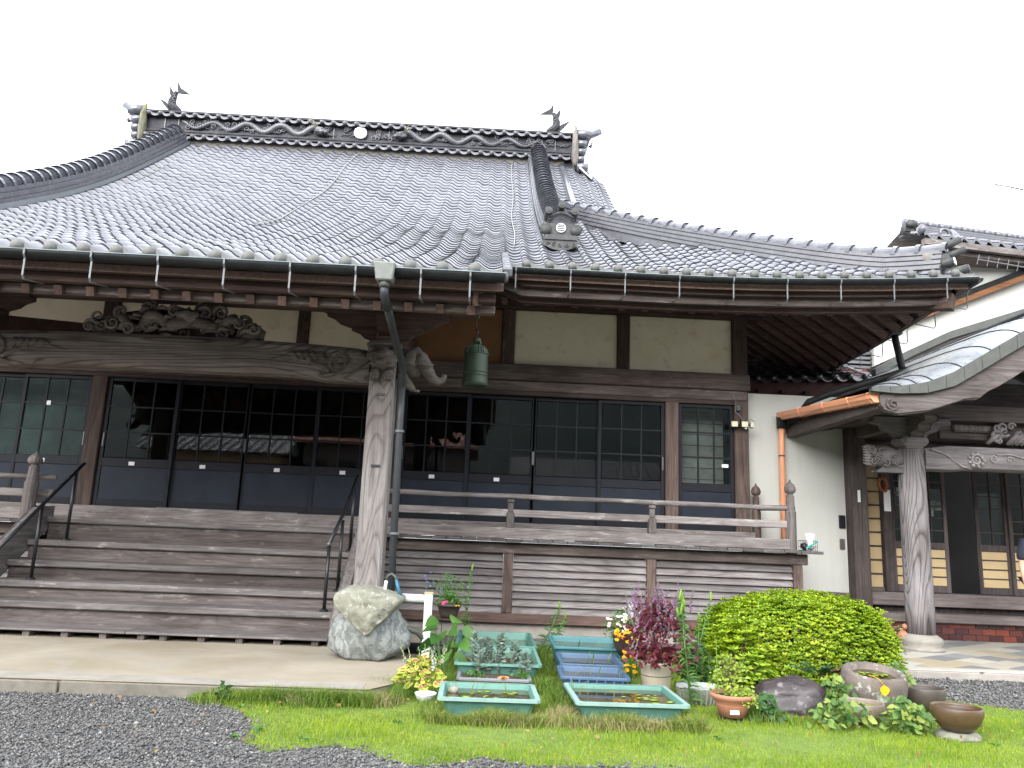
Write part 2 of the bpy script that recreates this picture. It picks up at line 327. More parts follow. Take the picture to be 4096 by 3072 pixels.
# --- beams
boxpart('lintel_beam',M['wbx'],hall,-11.5,4.06,11.60,11.83,3.70,3.96,.015)
boxpart('lintel_beam',M['wbx'],hall,-11.5,4.02,11.64,11.83,3.54,3.697,.012)
boxpart('door_head',wood('door_head_timber',(.16,.09,.065),(.06,.035,.028),'x'),hall,-11.3,3.82,11.655,11.82,3.475,3.537,.006)
boxpart('wall_plate',M['wd'],hall,-11.7,4.30,11.62,11.90,4.868,5.12,.015)
boxpart('sill_beam',M['wgx'],hall,-11.5,4.08,11.56,11.84,1.345,1.535,.012)
boxpart('metal_track',M['galv'],hall,-4.8,-2.75,11.60,11.625,1.536,1.546,0)
# --- sliding doors
def door(x0,x1,yo=0,handle=1,label=0):
    z0,z1=1.54,3.47; y=11.70+yo; f=.055
    d=MB(); d.box(x0,x0+f,y,y+.035,z0,z1); d.box(x1-f,x1,y,y+.035,z0,z1); d.box(x0+f,x1-f,y,y+.035,z1-f,z1); d.box(x0+f,x1-f,y,y+.035,z0,z0+.10); zm=2.12
    d.box(x0+f,x1-f,y,y+.035,zm,zm+.13)
    o=d.build('sliding_door',M['navy'],hall,bevel=.004)
    MB().box(x0+f,x1-f,y+.012,y+.024,z0+.10,zm).build('door_panel',M['navyp'],o)
    gx0,gx1,gz0,gz1=x0+f,x1-f,zm+.13,z1-f; w=(gx1-gx0)/3; h=(gz1-gz0)/3
    for i in range(1,3): MB().box(gx0+w*i-.011,gx0+w*i+.011,y+.002,y+.032,gz0,gz1).build('glazing_bar',M['navy'],o)
    for j in range(1,3): MB().box(gx0,gx1,y+.004,y+.030,gz0+h*j-.011,gz0+h*j+.011).build('glazing_bar',M['navy'],o)
    for i in range(3):
        for j in range(3): MB().box(gx0+w*i+.011,gx0+w*i+w-.011,y+.014,y+.018,gz0+h*j+.011,gz0+h*j+h-.011).build('pane',M['glass'],o)
    if handle: MB().box(x1-.036 if handle>0 else x0+.018,x1-.018 if handle>0 else x0+.036,y-.004,y+.002,2.42,2.62).build('handle',M['galv'],o)
    if label:
        cx=(x0+x1)/2+rng.uniform(-.08,.02); MB().box(cx-.04,cx+.045,y-.003,y-.0005,2.145,2.20).build('paper_label',M['papers'],o)
    return o
def doorrow(x0,x1,n,lab):
    w=(x1-x0)/n
    for i in range(n): door(x0+w*i-(.02 if i else 0),x0+w*i+w+(.02 if i<n-1 else 0),.045 if i in(1,2) else 0,1 if i%2 else -1,i in lab)
doorrow(-5.78,-1.54,4,(0,1,2,3)); doorrow(-1.30,2.735,4,(0,1)); door(2.955,3.81,0,0)
doorrow(MX(2.735),MX(-1.30),4,(3,))
boxpart('paper_sign',M['papers'],hall,-6.66,-6.60,11.69,11.697,3.0,3.065,0); boxpart('paper_sign',M['papers'],hall,3.62,3.72,11.69,11.697,2.50,2.55,0)
# --- steps: platform, treads, risers
SX0,SX1=-5.72,-1.62
Tz=[.424,.612,.825,1.06,1.353]; Ty=[9.0,9.36,9.72,10.08,10.45]
for xa,xb in ((SX0-.02,-3.72),(-3.715,SX1+.03)):
    boxpart('platform_board',M['step'],hall,xa,xb,8.60,9.08,.165,.19,.006)
for k in range(11):
    x=SX0+.12+k*.4 if k<6 else SX0-.05+k*.4
    boxpart('platform_foot',M['wgz'],hall,x,x+.075,8.64,8.95,.10,.164,.005)
for z,y in zip(Tz,Ty):
    boxpart('step_tread',M['step'],hall,SX0,SX1,y,y+(.46 if z<1.3 else 1.2),z-.075,z,.012)
zp=.16
for k,(z,y) in enumerate(zip(Tz,Ty)):
    boxpart('step_riser',M['riser'],hall,SX0+.01,SX1-.01,y+.055,y+.085,zp-.02,z-.076,.004); zp=z-.05
for xs in (SX1+.0,SX0-.12):
    p=[(8.86,.105),(10.6,1.25),(10.6,1.48),(10.30,1.46),(9.55,.92),(9.0,.55),(8.76,.33),(8.72,.105)]
    MB().prism(p,xs,xs+.12,'x').build('stair_stringer',M['wgy'],hall,bevel=.012)
# --- veranda: planks, kerb beam, railing, apron, siding
for side in (0,1):
    fx=(lambda x:x) if side==0 else MX
    def bx(nm,mt,x0,x1,*r,bevel=.008):
        a,b2=sorted((fx(x0),fx(x1))); return boxpart(nm,M[mt],hall,a,b2,*r,bevel=bevel)
    x=-1.48; rr=random.Random(3)
    while x<4.58:
        w=rr.uniform(.185,.215) if x<3.5 else rr.uniform(.22,.3); x2=min(x+w,4.66)
        if 4.66-x2<.1: x2=4.66
        bx('veranda_plank','plank',x,x2-.006,10.56+rr.uniform(-.012,.008),11.62,1.262+rr.uniform(-.004,.003),1.302+rr.uniform(-.003,.003),bevel=.006); x=x2
        if x2==4.66: break
    bx('kerb_beam','wgx',-1.48,4.33,10.66,10.78,1.306,1.45); bx('kerb_beam','wgx',4.22,4.33,10.79,11.75,1.306,1.42)
    for xx in (.37,2.33):
        p=MB(); p.box(xx-.055,xx+.055,10.67,10.77,1.451,1.66); p.box(xx-.04,xx+.04,10.68,10.76,1.66,1.79); p.box(xx-.05,xx+.05,10.665,10.775,1.79,1.835); p.build('rail_post',M['wgz'],hall,bevel=.01) if side==0 else None
    if side==0:
        MB().tube([(-1.5+i*.48,10.72,1.875+.004*sin(i*2.1)) for i in range(13)],[.036+.003*sin(i*1.7) for i in range(13)],10).build('hand_rail',M['wgx'],hall,smooth=True)
        bx('middle_rail','wgx',-1.48,4.30,10.69,10.75,1.60,1.70)
        MB().tube([(4.27,10.72,1.875),(4.15,11.7,1.90)],.034,10).build('hand_rail',M['wgz'],hall,smooth=True)
        MB().bar((4.27,10.75,1.65),(4.15,11.7,1.66),.05,.09).build('middle_rail',M['wgz'],hall)
    else:
        MB().tube([(MX(-1.62),10.5,1.86),(-9.0,10.5,1.86)],.036,10).build('hand_rail',M['wgx'],hall,smooth=True)
        boxpart('middle_rail',M['wgx'],hall,-9,MX(-1.62),10.47,10.53,1.60,1.70)
    bx('apron_beam','wbx',-1.48,4.50,10.70,10.82,1.105,1.255,bevel=.012)
    bx('ground_sill','wd',-1.48,4.44,10.72,10.84,.19,.325,bevel=.01)
    for xx in ((-1.42,.37,2.33,4.36) if side==0 else (2.33,)): bx('siding_post','wbz',xx-.065,xx+.065,10.71,10.80,.326,1.104)
    for a,b2 in ((-1.36,.30),(.44,2.26),(2.40,4.29)):
        for k in range(8):
            z0=.326+k*.0973
            q=[(10.728,z0-.004),(10.79,z0+.103),(10.806,z0+.103),(10.748,z0-.004)]
            xa,xb=sorted((fx(a),fx(b2))); MB().prism(q,xa,xb,'x').build('siding_board',M['siding'],hall)
# giboshi (onion-topped) newel posts
GI=[(.0,0),(.068,0),(.068,.62),(.058,.64),(.058,.70),(.052,.72),(.048,.86),(.036,.87),(.036,.895),(.058,.905),(.072,.94),(.070,.985),(.05,1.03),(.022,1.06),(.012,1.075),(.010,1.10),(0,1.105)]
def newel(x,y,z0,s=1.0,mat='wgz',sz=1):
    return MB().lathe([(r*s*1.1,z*sz) for r,z in GI],(x,y,z0),14).build('newel_post',M[mat],hall,smooth=False)
newel(4.28,10.72,1.24,1,'wgz',.94); newel(4.135,11.68,1.30,.9,'wbz',.89); newel(-5.92,10.35,1.26,1.15,'wgz',.84); newel(-1.5,10.55,1.26,1,'wgz',.84)
# --- entrance porch (kohai): pillars, rainbow beam, brackets
KY0=8.8
for sgn in (1,-1):
    xp=-1.23 if sgn>0 else MX(-1.23)
    p=MB(); a=.148; ch=.028; P=[(-a+ch,-a),(a-ch,-a),(a,-a+ch),(a,a-ch),(a-ch,a),(-a+ch,a),(-a,a-ch),(-a,-a+ch)]
    p.prism([(xp+x,KY0+y) for x,y in P],.105,3.38,'z'); pl=p.build('porch_pillar',M['pil'],hall,bevel=.006)
    MB().prism([(xp+x*1.25,KY0+y*1.25) for x,y in P],.10,.17,'z').build('pillar_base_stone',M['concg'],hall)
    if sgn>0:
        for z,dy in ((2.86,0),(2.05,0)): MB().box(xp-.05,xp+.05,KY0-.165,KY0-.149,z-.012,z+.012).build('metal_bracket',M['black'],pl)
    # bracket block, boat-shaped arms, capital
    MB().box(xp-.2,xp+.2,KY0-.2,KY0+.2,3.38,3.50).build('capital_block',M['carve'],hall,bevel=.05)
    for dz,hw in ((3.60,.42),(3.76,.72)):
        arm=[(-hw,dz+.13),(-hw,dz+.06),(-hw+.10,dz+.02),(-hw+.16,dz-.03),(-hw+.28,dz-.07),(hw-.28,dz-.07),(hw-.16,dz-.03),(hw-.10,dz+.02),(hw,dz+.06),(hw,dz+.13)]
        MB().prism([(xp+x,z) for x,z in arm],KY0-.075-(.0 if dz<3.7 else .004),KY0+.075).build('bracket_arm',M['wd'],hall,bevel=.012)
    MB().box(xp-.11,xp+.11,KY0-.11,KY0+.11,3.50,3.73).build('bracket_block',M['wbx'],hall,bevel=.03)
    MB().prism([(KY0-.55,3.70),(KY0-.5,3.62),(KY0-.3,3.56),(KY0+.3,3.56),(KY0+.55,3.72),(KY0+.55,3.80),(KY0-.55,3.80)],xp-.07,xp+.07,'x').build('bracket_arm',M['wd'],hall,bevel=.012)
    # lion face on the pillar front, with paws
    if sgn>0:
        l=MB(); l.blob((xp,KY0-.20,3.27),(.165,.12,.135),3,.35,2.6,3); l.blob((xp-.13,KY0-.19,3.36),(.05,.06,.06),2,.3,2,4); l.blob((xp+.13,KY0-.19,3.36),(.05,.06,.06),2,.3,2,5); l.blob((xp,KY0-.30,3.21),(.07,.05,.045),2,.2,2,6)
        for d in (-.075,.085):
            l.blob((xp+d,KY0-.215,3.075),(.062,.06,.075),2,.15,2,7)
            for k in (-1,0,1): l.blob((xp+d+k*.03,KY0-.255,3.035),(.02,.025,.035),1,.1,2,8)
        l.build('lion_carving',M['carve'],hall,smooth=True)
    # elephant-nose beam end
    s=sgn
    e=MB(); e.blob((xp+s*.30,KY0,3.28),(.20,.13,.17),3,.3,2.3,9); e.blob((xp+s*.30,KY0-.10,3.30),(.09,.05,.11),2,.3,2.5,2)
    tr=[(xp+s*.36,KY0-.02,3.31),(xp+s*.46,KY0-.02,3.25),(xp+s*.52,KY0-.02,3.16),(xp+s*.57,KY0-.02,3.09),(xp+s*.64,KY0-.02,3.065),(xp+s*.69,KY0-.02,3.09),(xp+s*.70,KY0-.02,3.13),(xp+s*.67,KY0-.02,3.135)]
    e.tube(tr,[.115,.095,.075,.062,.05,.042,.036,.026],10); e.tube([(xp+s*.40,KY0-.1,3.21),(xp+s*.52,KY0-.11,3.22),(xp+s*.58,KY0-.11,3.25)],[.03,.02,.005],6)
    e.tube([(xp+s*.2,KY0-.08,3.12),(xp+s*.3,KY0-.09,3.0),(xp+s*.36,KY0-.09,2.94)],[.06,.05,.035],8)
    for k in range(3): e.blob((xp+s*(.37+.02*k),KY0-.11+.02*k,2.93),(.025,.02,.02),1,.1,2,1)
    e.build('beam_end_carving',M['carve'],hall,smooth=True)
# rainbow beam
bt=MB(); NB=28; xa,xb=MX(-1.38),-1.38; sec=[]
for i in range(NB+1):
    t_=i/NB; x=xa+(xb-xa)*t_; q=4*t_*(1-t_); e_=min(t_,1-t_); zt=3.365+.075*q**.6; zb=3.0+.045*min(1,max(0,(e_-.10)/.08))
    sec.append([(x,KY0-.14,zb+.03),(x,KY0-.17,zb+.12),(x,KY0-.165,zt-.05),(x,KY0-.13,zt),(x,KY0+.13,zt),(x,KY0+.16,zt-.06),(x,KY0+.14,zb+.02),(x,KY0+.08,zb),(x,KY0-.10,zb)])
vs_=[p for s_ in sec for p in s_]; k9=9
bt.add(vs_,[(i*k9+j,i*k9+(j+1)%k9,(i+1)*k9+(j+1)%k9,(i+1)*k9+j) for i in range(NB) for j in range(k9)]+[tuple(range(k9))[::-1],tuple(NB*k9+j for j in range(k9))])
rb=bt.build('rainbow_beam',M['beam'],hall,smooth=False)
for s_ in (-1,1):
    cx=X0+s_*1.93; yf=KY0-.172; r=MB()
    r.spiral((cx,yf,3.20),.125,1.7,.028,a0=pi/2,sgn=s_); r.tube([(cx+s_*.12,yf,3.30),(cx+s_*.23,yf,3.33),(cx+s_*.33,yf,3.27)],[.03,.03,.008],5)
    for k in range(5):
        a=cx-s_*(.17+.075*k); r.tube([(a,yf,3.21+.03*(k%2)),(a-s_*.06,yf-.005,3.29),(a-s_*.13,yf,3.27)],[.035,.045,.01],6)
    r.tube([(cx-s_*.10,yf,3.09),(cx-s_*.2,yf,3.16),(cx-s_*.36,yf,3.21),(cx-s_*.6,yf,3.25),(cx-s_*.8,yf,3.20)],[.03,.024,.02,.014,.004],5)
    r.tube([(cx-s_*.02,yf,3.08),(cx-s_*.12,yf,3.05),(cx-s_*.2,yf,3.045)],[.02,.025,.006],5); r.tube([(cx+s_*.36,yf,3.25),(cx+s_*.2,yf,3.12),(cx+s_*.04,yf,3.07)],[.008,.012,.006],5)
    r.build('scroll_relief',M['carve'],rb,smooth=True)
# pierced dragon carving between the beam and the plate
dr=MB(); rr=random.Random(12); yc=KY0-.02
def env(x): return .40*max(0,1-(abs(x)/1.02)**2.4)**.6
body=[(X0-.78+1.56*i/36, yc-.07+.05*sin(i*.9), 3.60+.085*sin(i*.62)*(.6+.4*sin(i*.2))) for i in range(37)]
dr.tube(body,[.075-.035*abs(i-20)/20 for i in range(37)],8)
for i in range(46):
    x=rr.uniform(-.96,.96); h=env(x)
    if h<.07: continue
    z=3.46+rr.uniform(.03,h-.03); dr.spiral((X0+x,yc-.08+rr.uniform(-.06,.09),z),rr.uniform(.05,.095),rr.uniform(1,1.7),rr.uniform(.016,.03),a0=rr.uniform(0,6),sgn=rr.choice((-1,1)))
for i in range(26):
    x=rr.uniform(-.9,.9); h=env(x); z=3.45+rr.uniform(0,max(.02,h-.08)); a=rr.uniform(-.4,.6)
    dr.tube([(X0+x,yc-.03,z),(X0+x+.1,yc-.10,z+.05*sin(a*3)+.02),(X0+x+.22*cos(a),yc-.06,z+.14*sin(a))],[.022,.03,.006],5)
for s_ in (-1,1):
    dr.blob((X0+s_*.83,yc,3.52),(.15,.06,.09),2,.3,2,s_+3); dr.tube([(X0+s_*.98,yc,3.47),(X0+s_*1.0,yc,3.55),(X0+s_*.9,yc,3.63),(X0+s_*.7,yc,3.66)],[.03,.035,.03,.02],6)
dr.blob((X0+.15,yc-.1,3.68),(.13,.09,.08),3,.5,3,5)
dr.build('dragon_carving',M['carve'],hall,smooth=True)
pb=[(X0+1.0*cos(a),3.43+.36*max(0,sin(a))**.7) for a in np.linspace(0,pi,20)]; MB().prism(pb,yc+.05,yc+.08).build('carving_back_board',M['wd'],hall)
# eave plate of the porch and its end
boxpart('eave_plate',M['wd'],hall,MX(-.17),-.17,8.68,8.93,3.87,4.12,.02)
boxpart('eave_plate_end',M['wgx'],hall,-.17,-.155,8.70,8.91,3.88,4.0,.004)
for xx in (-1.23,MX(-1.23)): MB().bar((xx,8.95,3.55),(xx,11.65,4.15),.16,.24).build('tie_beam',M['wd'],hall,bevel=.015)
MB().bar((-.17,6.98,3.56),(-.17,9.8,4.52),.05,.20).build('verge_board',M['wdy'],hall,bevel=.006)
MB().bar((-.155,8.1,3.80),(-.155,8.25,4.05),.035,.16).build('verge_board_end',M['wgz'],hall)
# ================================================================== main roof
KYs=[6.0,6.83,9.45,11,14.67,18.5,19.2]; KZs=[3.42,3.72,4.75,5.56,7.80,10.77,11.36]
KM=[(KZs[min(k+1,6)]-KZs[max(k-1,0)])/(KYs[min(k+1,6)]-KYs[max(k-1,0)]) for k in range(7)]
def prof(y):
    i=5
    for k in range(6):
        if y<=KYs[k+1]: i=k; break
    h=KYs[i+1]-KYs[i]; t=(y-KYs[i])/h
    return (2*t**3-3*t*t+1)*KZs[i]+(t**3-2*t*t+t)*h*KM[i]+(3*t*t-2*t**3)*KZs[i+1]+(t**3-t*t)*h*KM[i+1]
GAB=6.08; KOH=3.80
def sori(d,e):
    d=max(0,d); e=max(0,e); return .19*max(0,1-e/4.2)**2*max(0,1-d/4.2)
def kbump(y): return .12*max(0,1-((y-9.6)/2.8)**2)
def surf(x,y):                       # front slope
    a=abs(x-X0); z=prof(y)
    if a<=KOH-.02: z+=kbump(y)
    if y>=YE-.01: z+=sori(y-YE,XC-a)
    if a>5.26 and y>YE+XC-GAB-1.2: z-=.33*((a-5.26)/.85)**1.3
    return z
def inside(x,y):
    a=abs(x-X0)
    if y<YE: return a<=KOH
    d=y-YE
    return a<=max(GAB,XC-d) if d>XC-GAB-.9 else a<=XC-d
roof=MB()
# sheathing below the tiles: front, right side, left side, back (simple)
def grid(mb,fn,us,vs,th=.07,off=-.10):
    n,mn=len(us),len(vs); b0=[fn(u,v) for v in vs for u in us]
    top=[(x,y,z+off) for x,y,z in b0]; bot=[(x,y,z+off-th) for x,y,z in b0]; K=len(top); fs=[]
    for j in range(mn-1):
        for i in range(n-1):
            a=j*n+i; fs+=[(a,a+1,a+n+1,a+n),(K+a,K+a+n,K+a+n+1,K+a+1)]
    for i in range(n-1): fs+=[(i,K+i,K+i+1,i+1),((mn-1)*n+i,(mn-1)*n+i+1,K+(mn-1)*n+i+1,K+(mn-1)*n+i)]
    for j in range(mn-1): fs+=[(j*n,(j+1)*n,K+(j+1)*n,K+j*n),(j*n+n-1,K+j*n+n-1,K+(j+1)*n+n-1,(j+1)*n+n-1)]
    mb.add(top+bot,fs)
L=lambda a,b,n:[a+(b-a)*i/(n-1) for i in range(n)]
def ffront(u,v):                      # u -1..1, v = y
    d=v-YE; w=max(XC-d,GAB-.05 if d>XC-GAB else 0); x=X0+u*w; return (x,v,surf(x,v))
grid(roof,ffront,L(-1,1,41),L(YE+.02,18.9,28))
grid(roof,lambda u,v:(X0+u*(KOH-.05),v,prof(v)+kbump(v)),L(-1,1,5),L(6.9,9.6,8))
def fside(sg):
    def f(u,v):                       # v distance from side eave, u along y 0..1
        y0,y1=YE+v,24.5-v*.6; y=y0+(y1-y0)*u; return (X0+sg*(XC-v),y,prof(YE+v)+sori(v,y-YE))
    return f
for sg in (1,-1): grid(roof,fside(sg),L(0,1,16),L(.02,XC-GAB+.9,10))
grid(roof,lambda u,v:(X0+u*GAB,38-v,prof(v)),L(-1,1,3),L(13.0,18.9,8))
# gable walls
for sg in (1,-1): roof.prism([(13.6,6.9),(19,10.9),(24.4,6.9)],X0+sg*5.3-.05,X0+sg*5.3+.05,'x')
RF=roof.build('roof',M['soffit'],hall)
# ---- tiles
PW=.298; TU=[0,.08,.18,.30,.45,.60,.75,.90,1.02]; TW=[.040,.072,.078,.058,.021,.002,0,.012,.028]
# rows by arc length
rows=[6.83]; 
while rows[-1]<18.75:
    y=rows[-1]; s_=(prof(y+.05)-prof(y))/.05; rows.append(y+.283/math.sqrt(1+s_*s_))
jE=min(range(len(rows)),key=lambda j:abs(rows[j]-YE))
def tilefn(mb,x,y0,y1,rel=0.0,r=None):
    yo=y1+(y1-y0)*.10; j=(r.uniform(-.004,.004) if r else 0); js=(r.uniform(-.006,.006) if r else 0)
    n=len(TU); lo=[];hi=[];bt=[]
    for u,w in zip(TU,TW):
        xx=x+u*PW; lo.append((xx-rel,y0+js,surf(xx,max(y0,6.5))+w+(.018 if y0>9.6 else .010)+j)); hi.append((xx-rel,yo,surf(xx,yo)+w-.003)); bt.append((xx-rel,y0+js+.004,surf(xx,y0)+w-.006+j))
    fs=[(i,i+1,n+i+1,n+i) for i in range(n-1)]+[(2*n+i,2*n+i+1,i+1,i) for i in range(n-1)]+[(n-1,n-1+n,3*n-1),(0,2*n,n)]
    mb.add(lo+hi+bt,fs)
M['verd']=stonemat('pale_verdigris',(.12,.13,.115),(.19,.20,.18),9,.6,bmp=.1)
cols=[X0+(i-.5)*PW for i in range(-34,34)]
rr=random.Random(5); field=MB(); count=0; rowmesh={}
KC=[x for x in cols if abs(x+PW/2-X0)<=KOH-.12]
vis=[x for x in KC if x>-5.95]
need=300; nrow=math.ceil(need/len(vis)); picked=set()
for j in range(nrow):
    for x in vis:
        if len(picked)<need: picked.add((j,round(x,3)))
for j in range(len(rows)-1):
    y0,y1=rows[j],rows[j+1]
    for x in cols:
        xm=x+PW/2
        if j<jE:
            if x not in KC: continue
        elif not inside(xm-(.31 if xm>X0 else -.31),max(y0,YE)+.05): continue
        if (j,round(x,3)) in picked:
            if j not in rowmesh:
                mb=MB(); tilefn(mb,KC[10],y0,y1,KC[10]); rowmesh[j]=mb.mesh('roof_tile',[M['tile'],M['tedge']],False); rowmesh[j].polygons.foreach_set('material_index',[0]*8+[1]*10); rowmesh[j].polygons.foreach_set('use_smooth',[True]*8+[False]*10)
            o=link('roof_tile',rowmesh[j],RF); o.location=(x,rr.uniform(-.006,.006),rr.uniform(-.004,.004)); continue
        tilefn(field,x,y0,y1,0,rr)
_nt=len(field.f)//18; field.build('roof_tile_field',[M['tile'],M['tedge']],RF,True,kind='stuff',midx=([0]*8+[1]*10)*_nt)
# ---- eave end tiles with round ends
def eave_tile_mesh():
    mb=MB(); ux=.13*PW
    mb.lathe([(.001,-.058),(.035,-.046),(.052,-.020),(.056,.008),(.05,.034),(.03,.052),(.001,.058)],(ux,-.015,.035),12)
    lip=[]
    for u,w in zip(TU,TW): lip.append((u*PW,w))
    n=len(lip); vs=[(x,-.004,z+.032) for x,z in lip]+[(x,-.004,z-.035-.012*sin(pi*min(1,max(0,(x/PW-.25)/.7)))) for x,z in lip]+[(x,.02,z+.030) for x,z in lip]+[(x,.02,z-.035) for x,z in lip]
    mb.add(vs,[(n+i,n+i+1,i+1,i) for i in range(n-1)]+[(i,i+1,2*n+i+1,2*n+i) for i in range(n-1)]+[(2*n+i,2*n+i+1,3*n+i+1,3*n+i) for i in range(n-1)])
    return mb.mesh('eave_tile',M['dome'],True)
EM=eave_tile_mesh()
for x in KC: link('eave_tile',EM,RF,loc=(x,6.82,prof(6.83)))
yE0=rows[jE]
for x in cols:
    if x not in KC and inside(x+PW/2,yE0+.05) and x>-9: link('eave_tile',EM,RF,loc=(x,yE0-.012,surf(x+.1,yE0)))
# verge tiles down both kohai sides
for sg in (1,-1):
    for j in range(jE):
        xv=X0+sg*(KOH-.02); y0,y1=rows[j],rows[j+1]
        MB().bar((xv,y0,prof(y0)+kbump(y0)+.03),(xv,y1,prof(y1)+kbump(y1)+.02),.09,.10).build('verge_tile',M['tiled'],RF,bevel=.02)
# ---- ridge helper: stepped courses and half round caps along a path
def ridge_run(name,path,w,h,step,capr,lab=None,extra=0.0,n_course=3,side=True):
    P=[Vector(p) for p in path]; m=len(P); mb=MB(); sec=[]; ch=h/n_course
    pro=[]
    for k in range(n_course):
        ww=w/2-.022*k; pro+=[(ww,k*ch),(ww,k*ch+ch*.66),(ww-.045,k*ch+ch*.68),(ww-.045,k*ch+ch*.99)]
    pro=[(w/2-.035,-.17),(w/2-.035,-.001)]+pro
    pro=[(-a,b) for a,b in pro]+[(a,b) for a,b in reversed(pro)]
    K=len(pro); vs=[]
    for i,p in enumerate(P):
        t=(P[min(i+1,m-1)]-P[max(i-1,0)]).normalized(); r=t.cross(Vector((0,0,1))).normalized(); u=r.cross(t).normalized()
        vs+=[p+r*a+u*b for a,b in pro]
    fs=[(i*K+k,i*K+(k+1)%K,(i+1)*K+(k+1)%K,(i+1)*K+k) for i in range(m-1) for k in range(K)]+[tuple(range(K))[::-1],tuple((m-1)*K+k for k in range(K))]
    mb.add(vs,fs); ob=mb.build(name,M['tiled'],hall)
    # caps
    Ls=[0]
    for a,b2 in zip(P,P[1:]): Ls.append(Ls[-1]+(b2-a).length)
    def pt(s_):
        for i in range(m-1):
            if s_<=Ls[i+1] or i==m-2: return P[i].lerp(P[i+1],(s_-Ls[i])/(Ls[i+1]-Ls[i]))
    s_=0
    while s_<Ls[-1]-.02:
        e=min(s_+step,Ls[-1]); a,b2=pt(s_),pt(e); t=(b2-a).normalized(); r=t.cross(Vector((0,0,1))).normalized(); u=r.cross(t).normalized(); c=MB(); vs=[]; n=9
        for q,rad in ((a-t*.03,capr*1.13),(a+t*.03,capr*1.13),(a+t*.035,capr*.97),(b2+t*.01,capr*.93)):
            for k in range(n):
                an=pi*(-.06+1.12*k/(n-1)); vs.append(q+u*(h-.02)+r*(cos(an)*rad)+u*(sin(an)*rad*.9))
        fs=[(i*n+k,i*n+k+1,(i+1)*n+k+1,(i+1)*n+k) for i in range(3) for k in range(n-1)]+[tuple(range(n))]
        c.add(vs,fs); c.build('ridge_cap_tile',M['tile'],ob,True); s_=e
    return ob
XK=.98
for sg in (1,-1):
    fx=(lambda x:x) if sg>0 else MX
    kp=[(fx(XK),y,surf(fx(XK),y)+.05) for y in L(18.62,11.27,26)]
    kr=ridge_run('descending_ridge',kp[::-1],.54,.36,.285,.185,n_course=4)
    cp=[]
    for i in range(30):
        q=i/29; d=.22+(XC-abs(XK-X0)-.22)*q; x=X0+sg*(XC-d); y=YE+d; cp.append((x,y,prof(y)+sori(d,d)-.045+.10*max(0,1-q*9)))
    ridge_run('corner_ridge',cp,.40,.30,.33,.13,n_course=4)
    # mortar strip along the corner ridge foot (front side) and along the descending ridge
    mb=MB(); 
    for (x,y,z),(x2,y2,z2) in zip(cp,cp[1:]):
        o=.185; mb.add([(x-sg*o*.62,y-o*.62,z-.16),(x2-sg*o*.62,y2-o*.62,z2-.16),(x2-sg*o*.6,y2-o*.6,z2-.004),(x-sg*o*.6,y-o*.6,z-.004)],[(0,1,2,3)])
    mb.build('mortar_strip',M['mortar'],hall)
    mb=MB(); q=-sg*.28
    for (x,y,z),(x2,y2,z2) in zip(kp,kp[1:]): mb.add([(x+q,y,z+.02),(x2+q,y2,z2+.02),(x2+q*.96,y2,z2+.12),(x+q*.96,y,z+.12)],[(0,1,2,3)])
    mb.build('flashing_strip',plain('zinc_flashing',(.17,.185,.195),.4,.1,3,.2) ,hall)
    # verge tube dividing the gable edge
    MB().tube([(fx(1.6),y,surf(fx(1.6),y)+.075) for y in L(18.45,14.1,14)],.085,10).build('verge_ridge_tile',M['tile'],hall,True)
    # onigawara (ridge end ornament) at the foot of the descending ridge
    if sg>0:
        x=XK; y=11.12; z=surf(x,y)+.06; o=MB()
        o.prism([(x-.24,z+.10),(x-.25,z+.20),(x-.20,z+.42),(x-.20,z+.47),(x,z+.56),(x+.20,z+.47),(x+.20,z+.42),(x+.25,z+.20),(x+.24,z+.10)],y-.06,y+.06)
        o.prism([(x-.25,z+.11),(x-.24,z+.17),(x+.24,z+.17),(x+.25,z+.11)],y-.10,y); o.prism([(x-.26,z+.02),(x-.26,z+.095),(x+.26,z+.095),(x+.26,z+.02),(x+.12,z-.04),(x,z-.06),(x-.12,z-.04)],y-.08,y+.05)
        for dx in (-.2,.2): o.bar((x,y-.07,z+.555),(x+dx,y-.07,z+.47),.06,.035); o.bar((x,y-.075,z+.51),(x+dx,y-.075,z+.425),.05,.02)
        on=o.build('ridge_end_ornament',M['oni'],hall,bevel=.008)
        for dx in (-.235,.235):
            q=MB(); q.spiral((x+dx,y-.075,z+.27),.085,1.9,.03,a0=0 if dx>0 else pi,sgn=1 if dx>0 else -1); q.lathe([(.001,-.05),(.09,-.05),(.09,.0),(.001,.0)],(0,0,0),14)
            for i in range(len(q.v)-56,len(q.v)): vx,vy,vz=q.v[i]; q.v[i]=(x+dx+vx,y-.07-vz*.6-.03,z+.27+vy)
            q.build('scroll',M['oni'],on,True)
        for dx,dz in ((-.2,.50),(0,.60),(.2,.50)):
            q=MB(); q.tube([(x+dx,y-.16,z+dz+.05),(x+dx,y+.12,z+dz+.02)],.058,12); q.build('round_tile_end',M['oni'],on,False)
            MB().tube([(x+dx,y-.175,z+dz+.05),(x+dx,y-.158,z+dz+.05)],.032,12).build('round_boss',M['oni'],on)
        MB().tube([(x,y-.085,z+.30),(x,y-.06,z+.30)],.075,18).build('crest_disc',M['pale'],on)
        for k in (-1.2,-.4,.4,1.2): MB().box(x-.05,x+.05,y-.092,y-.086,z+.30+k*.036-.007,z+.30+k*.036+.007).build('crest_bar',M['oni'],on)
        for k in range(5): MB().spiral((x-.2+.1*k,y-.085,z+.035-.02*(2-abs(k-2))*.5),.035,1.3,.010,a0=k).build('wave_scroll',M['oni'],on,True)
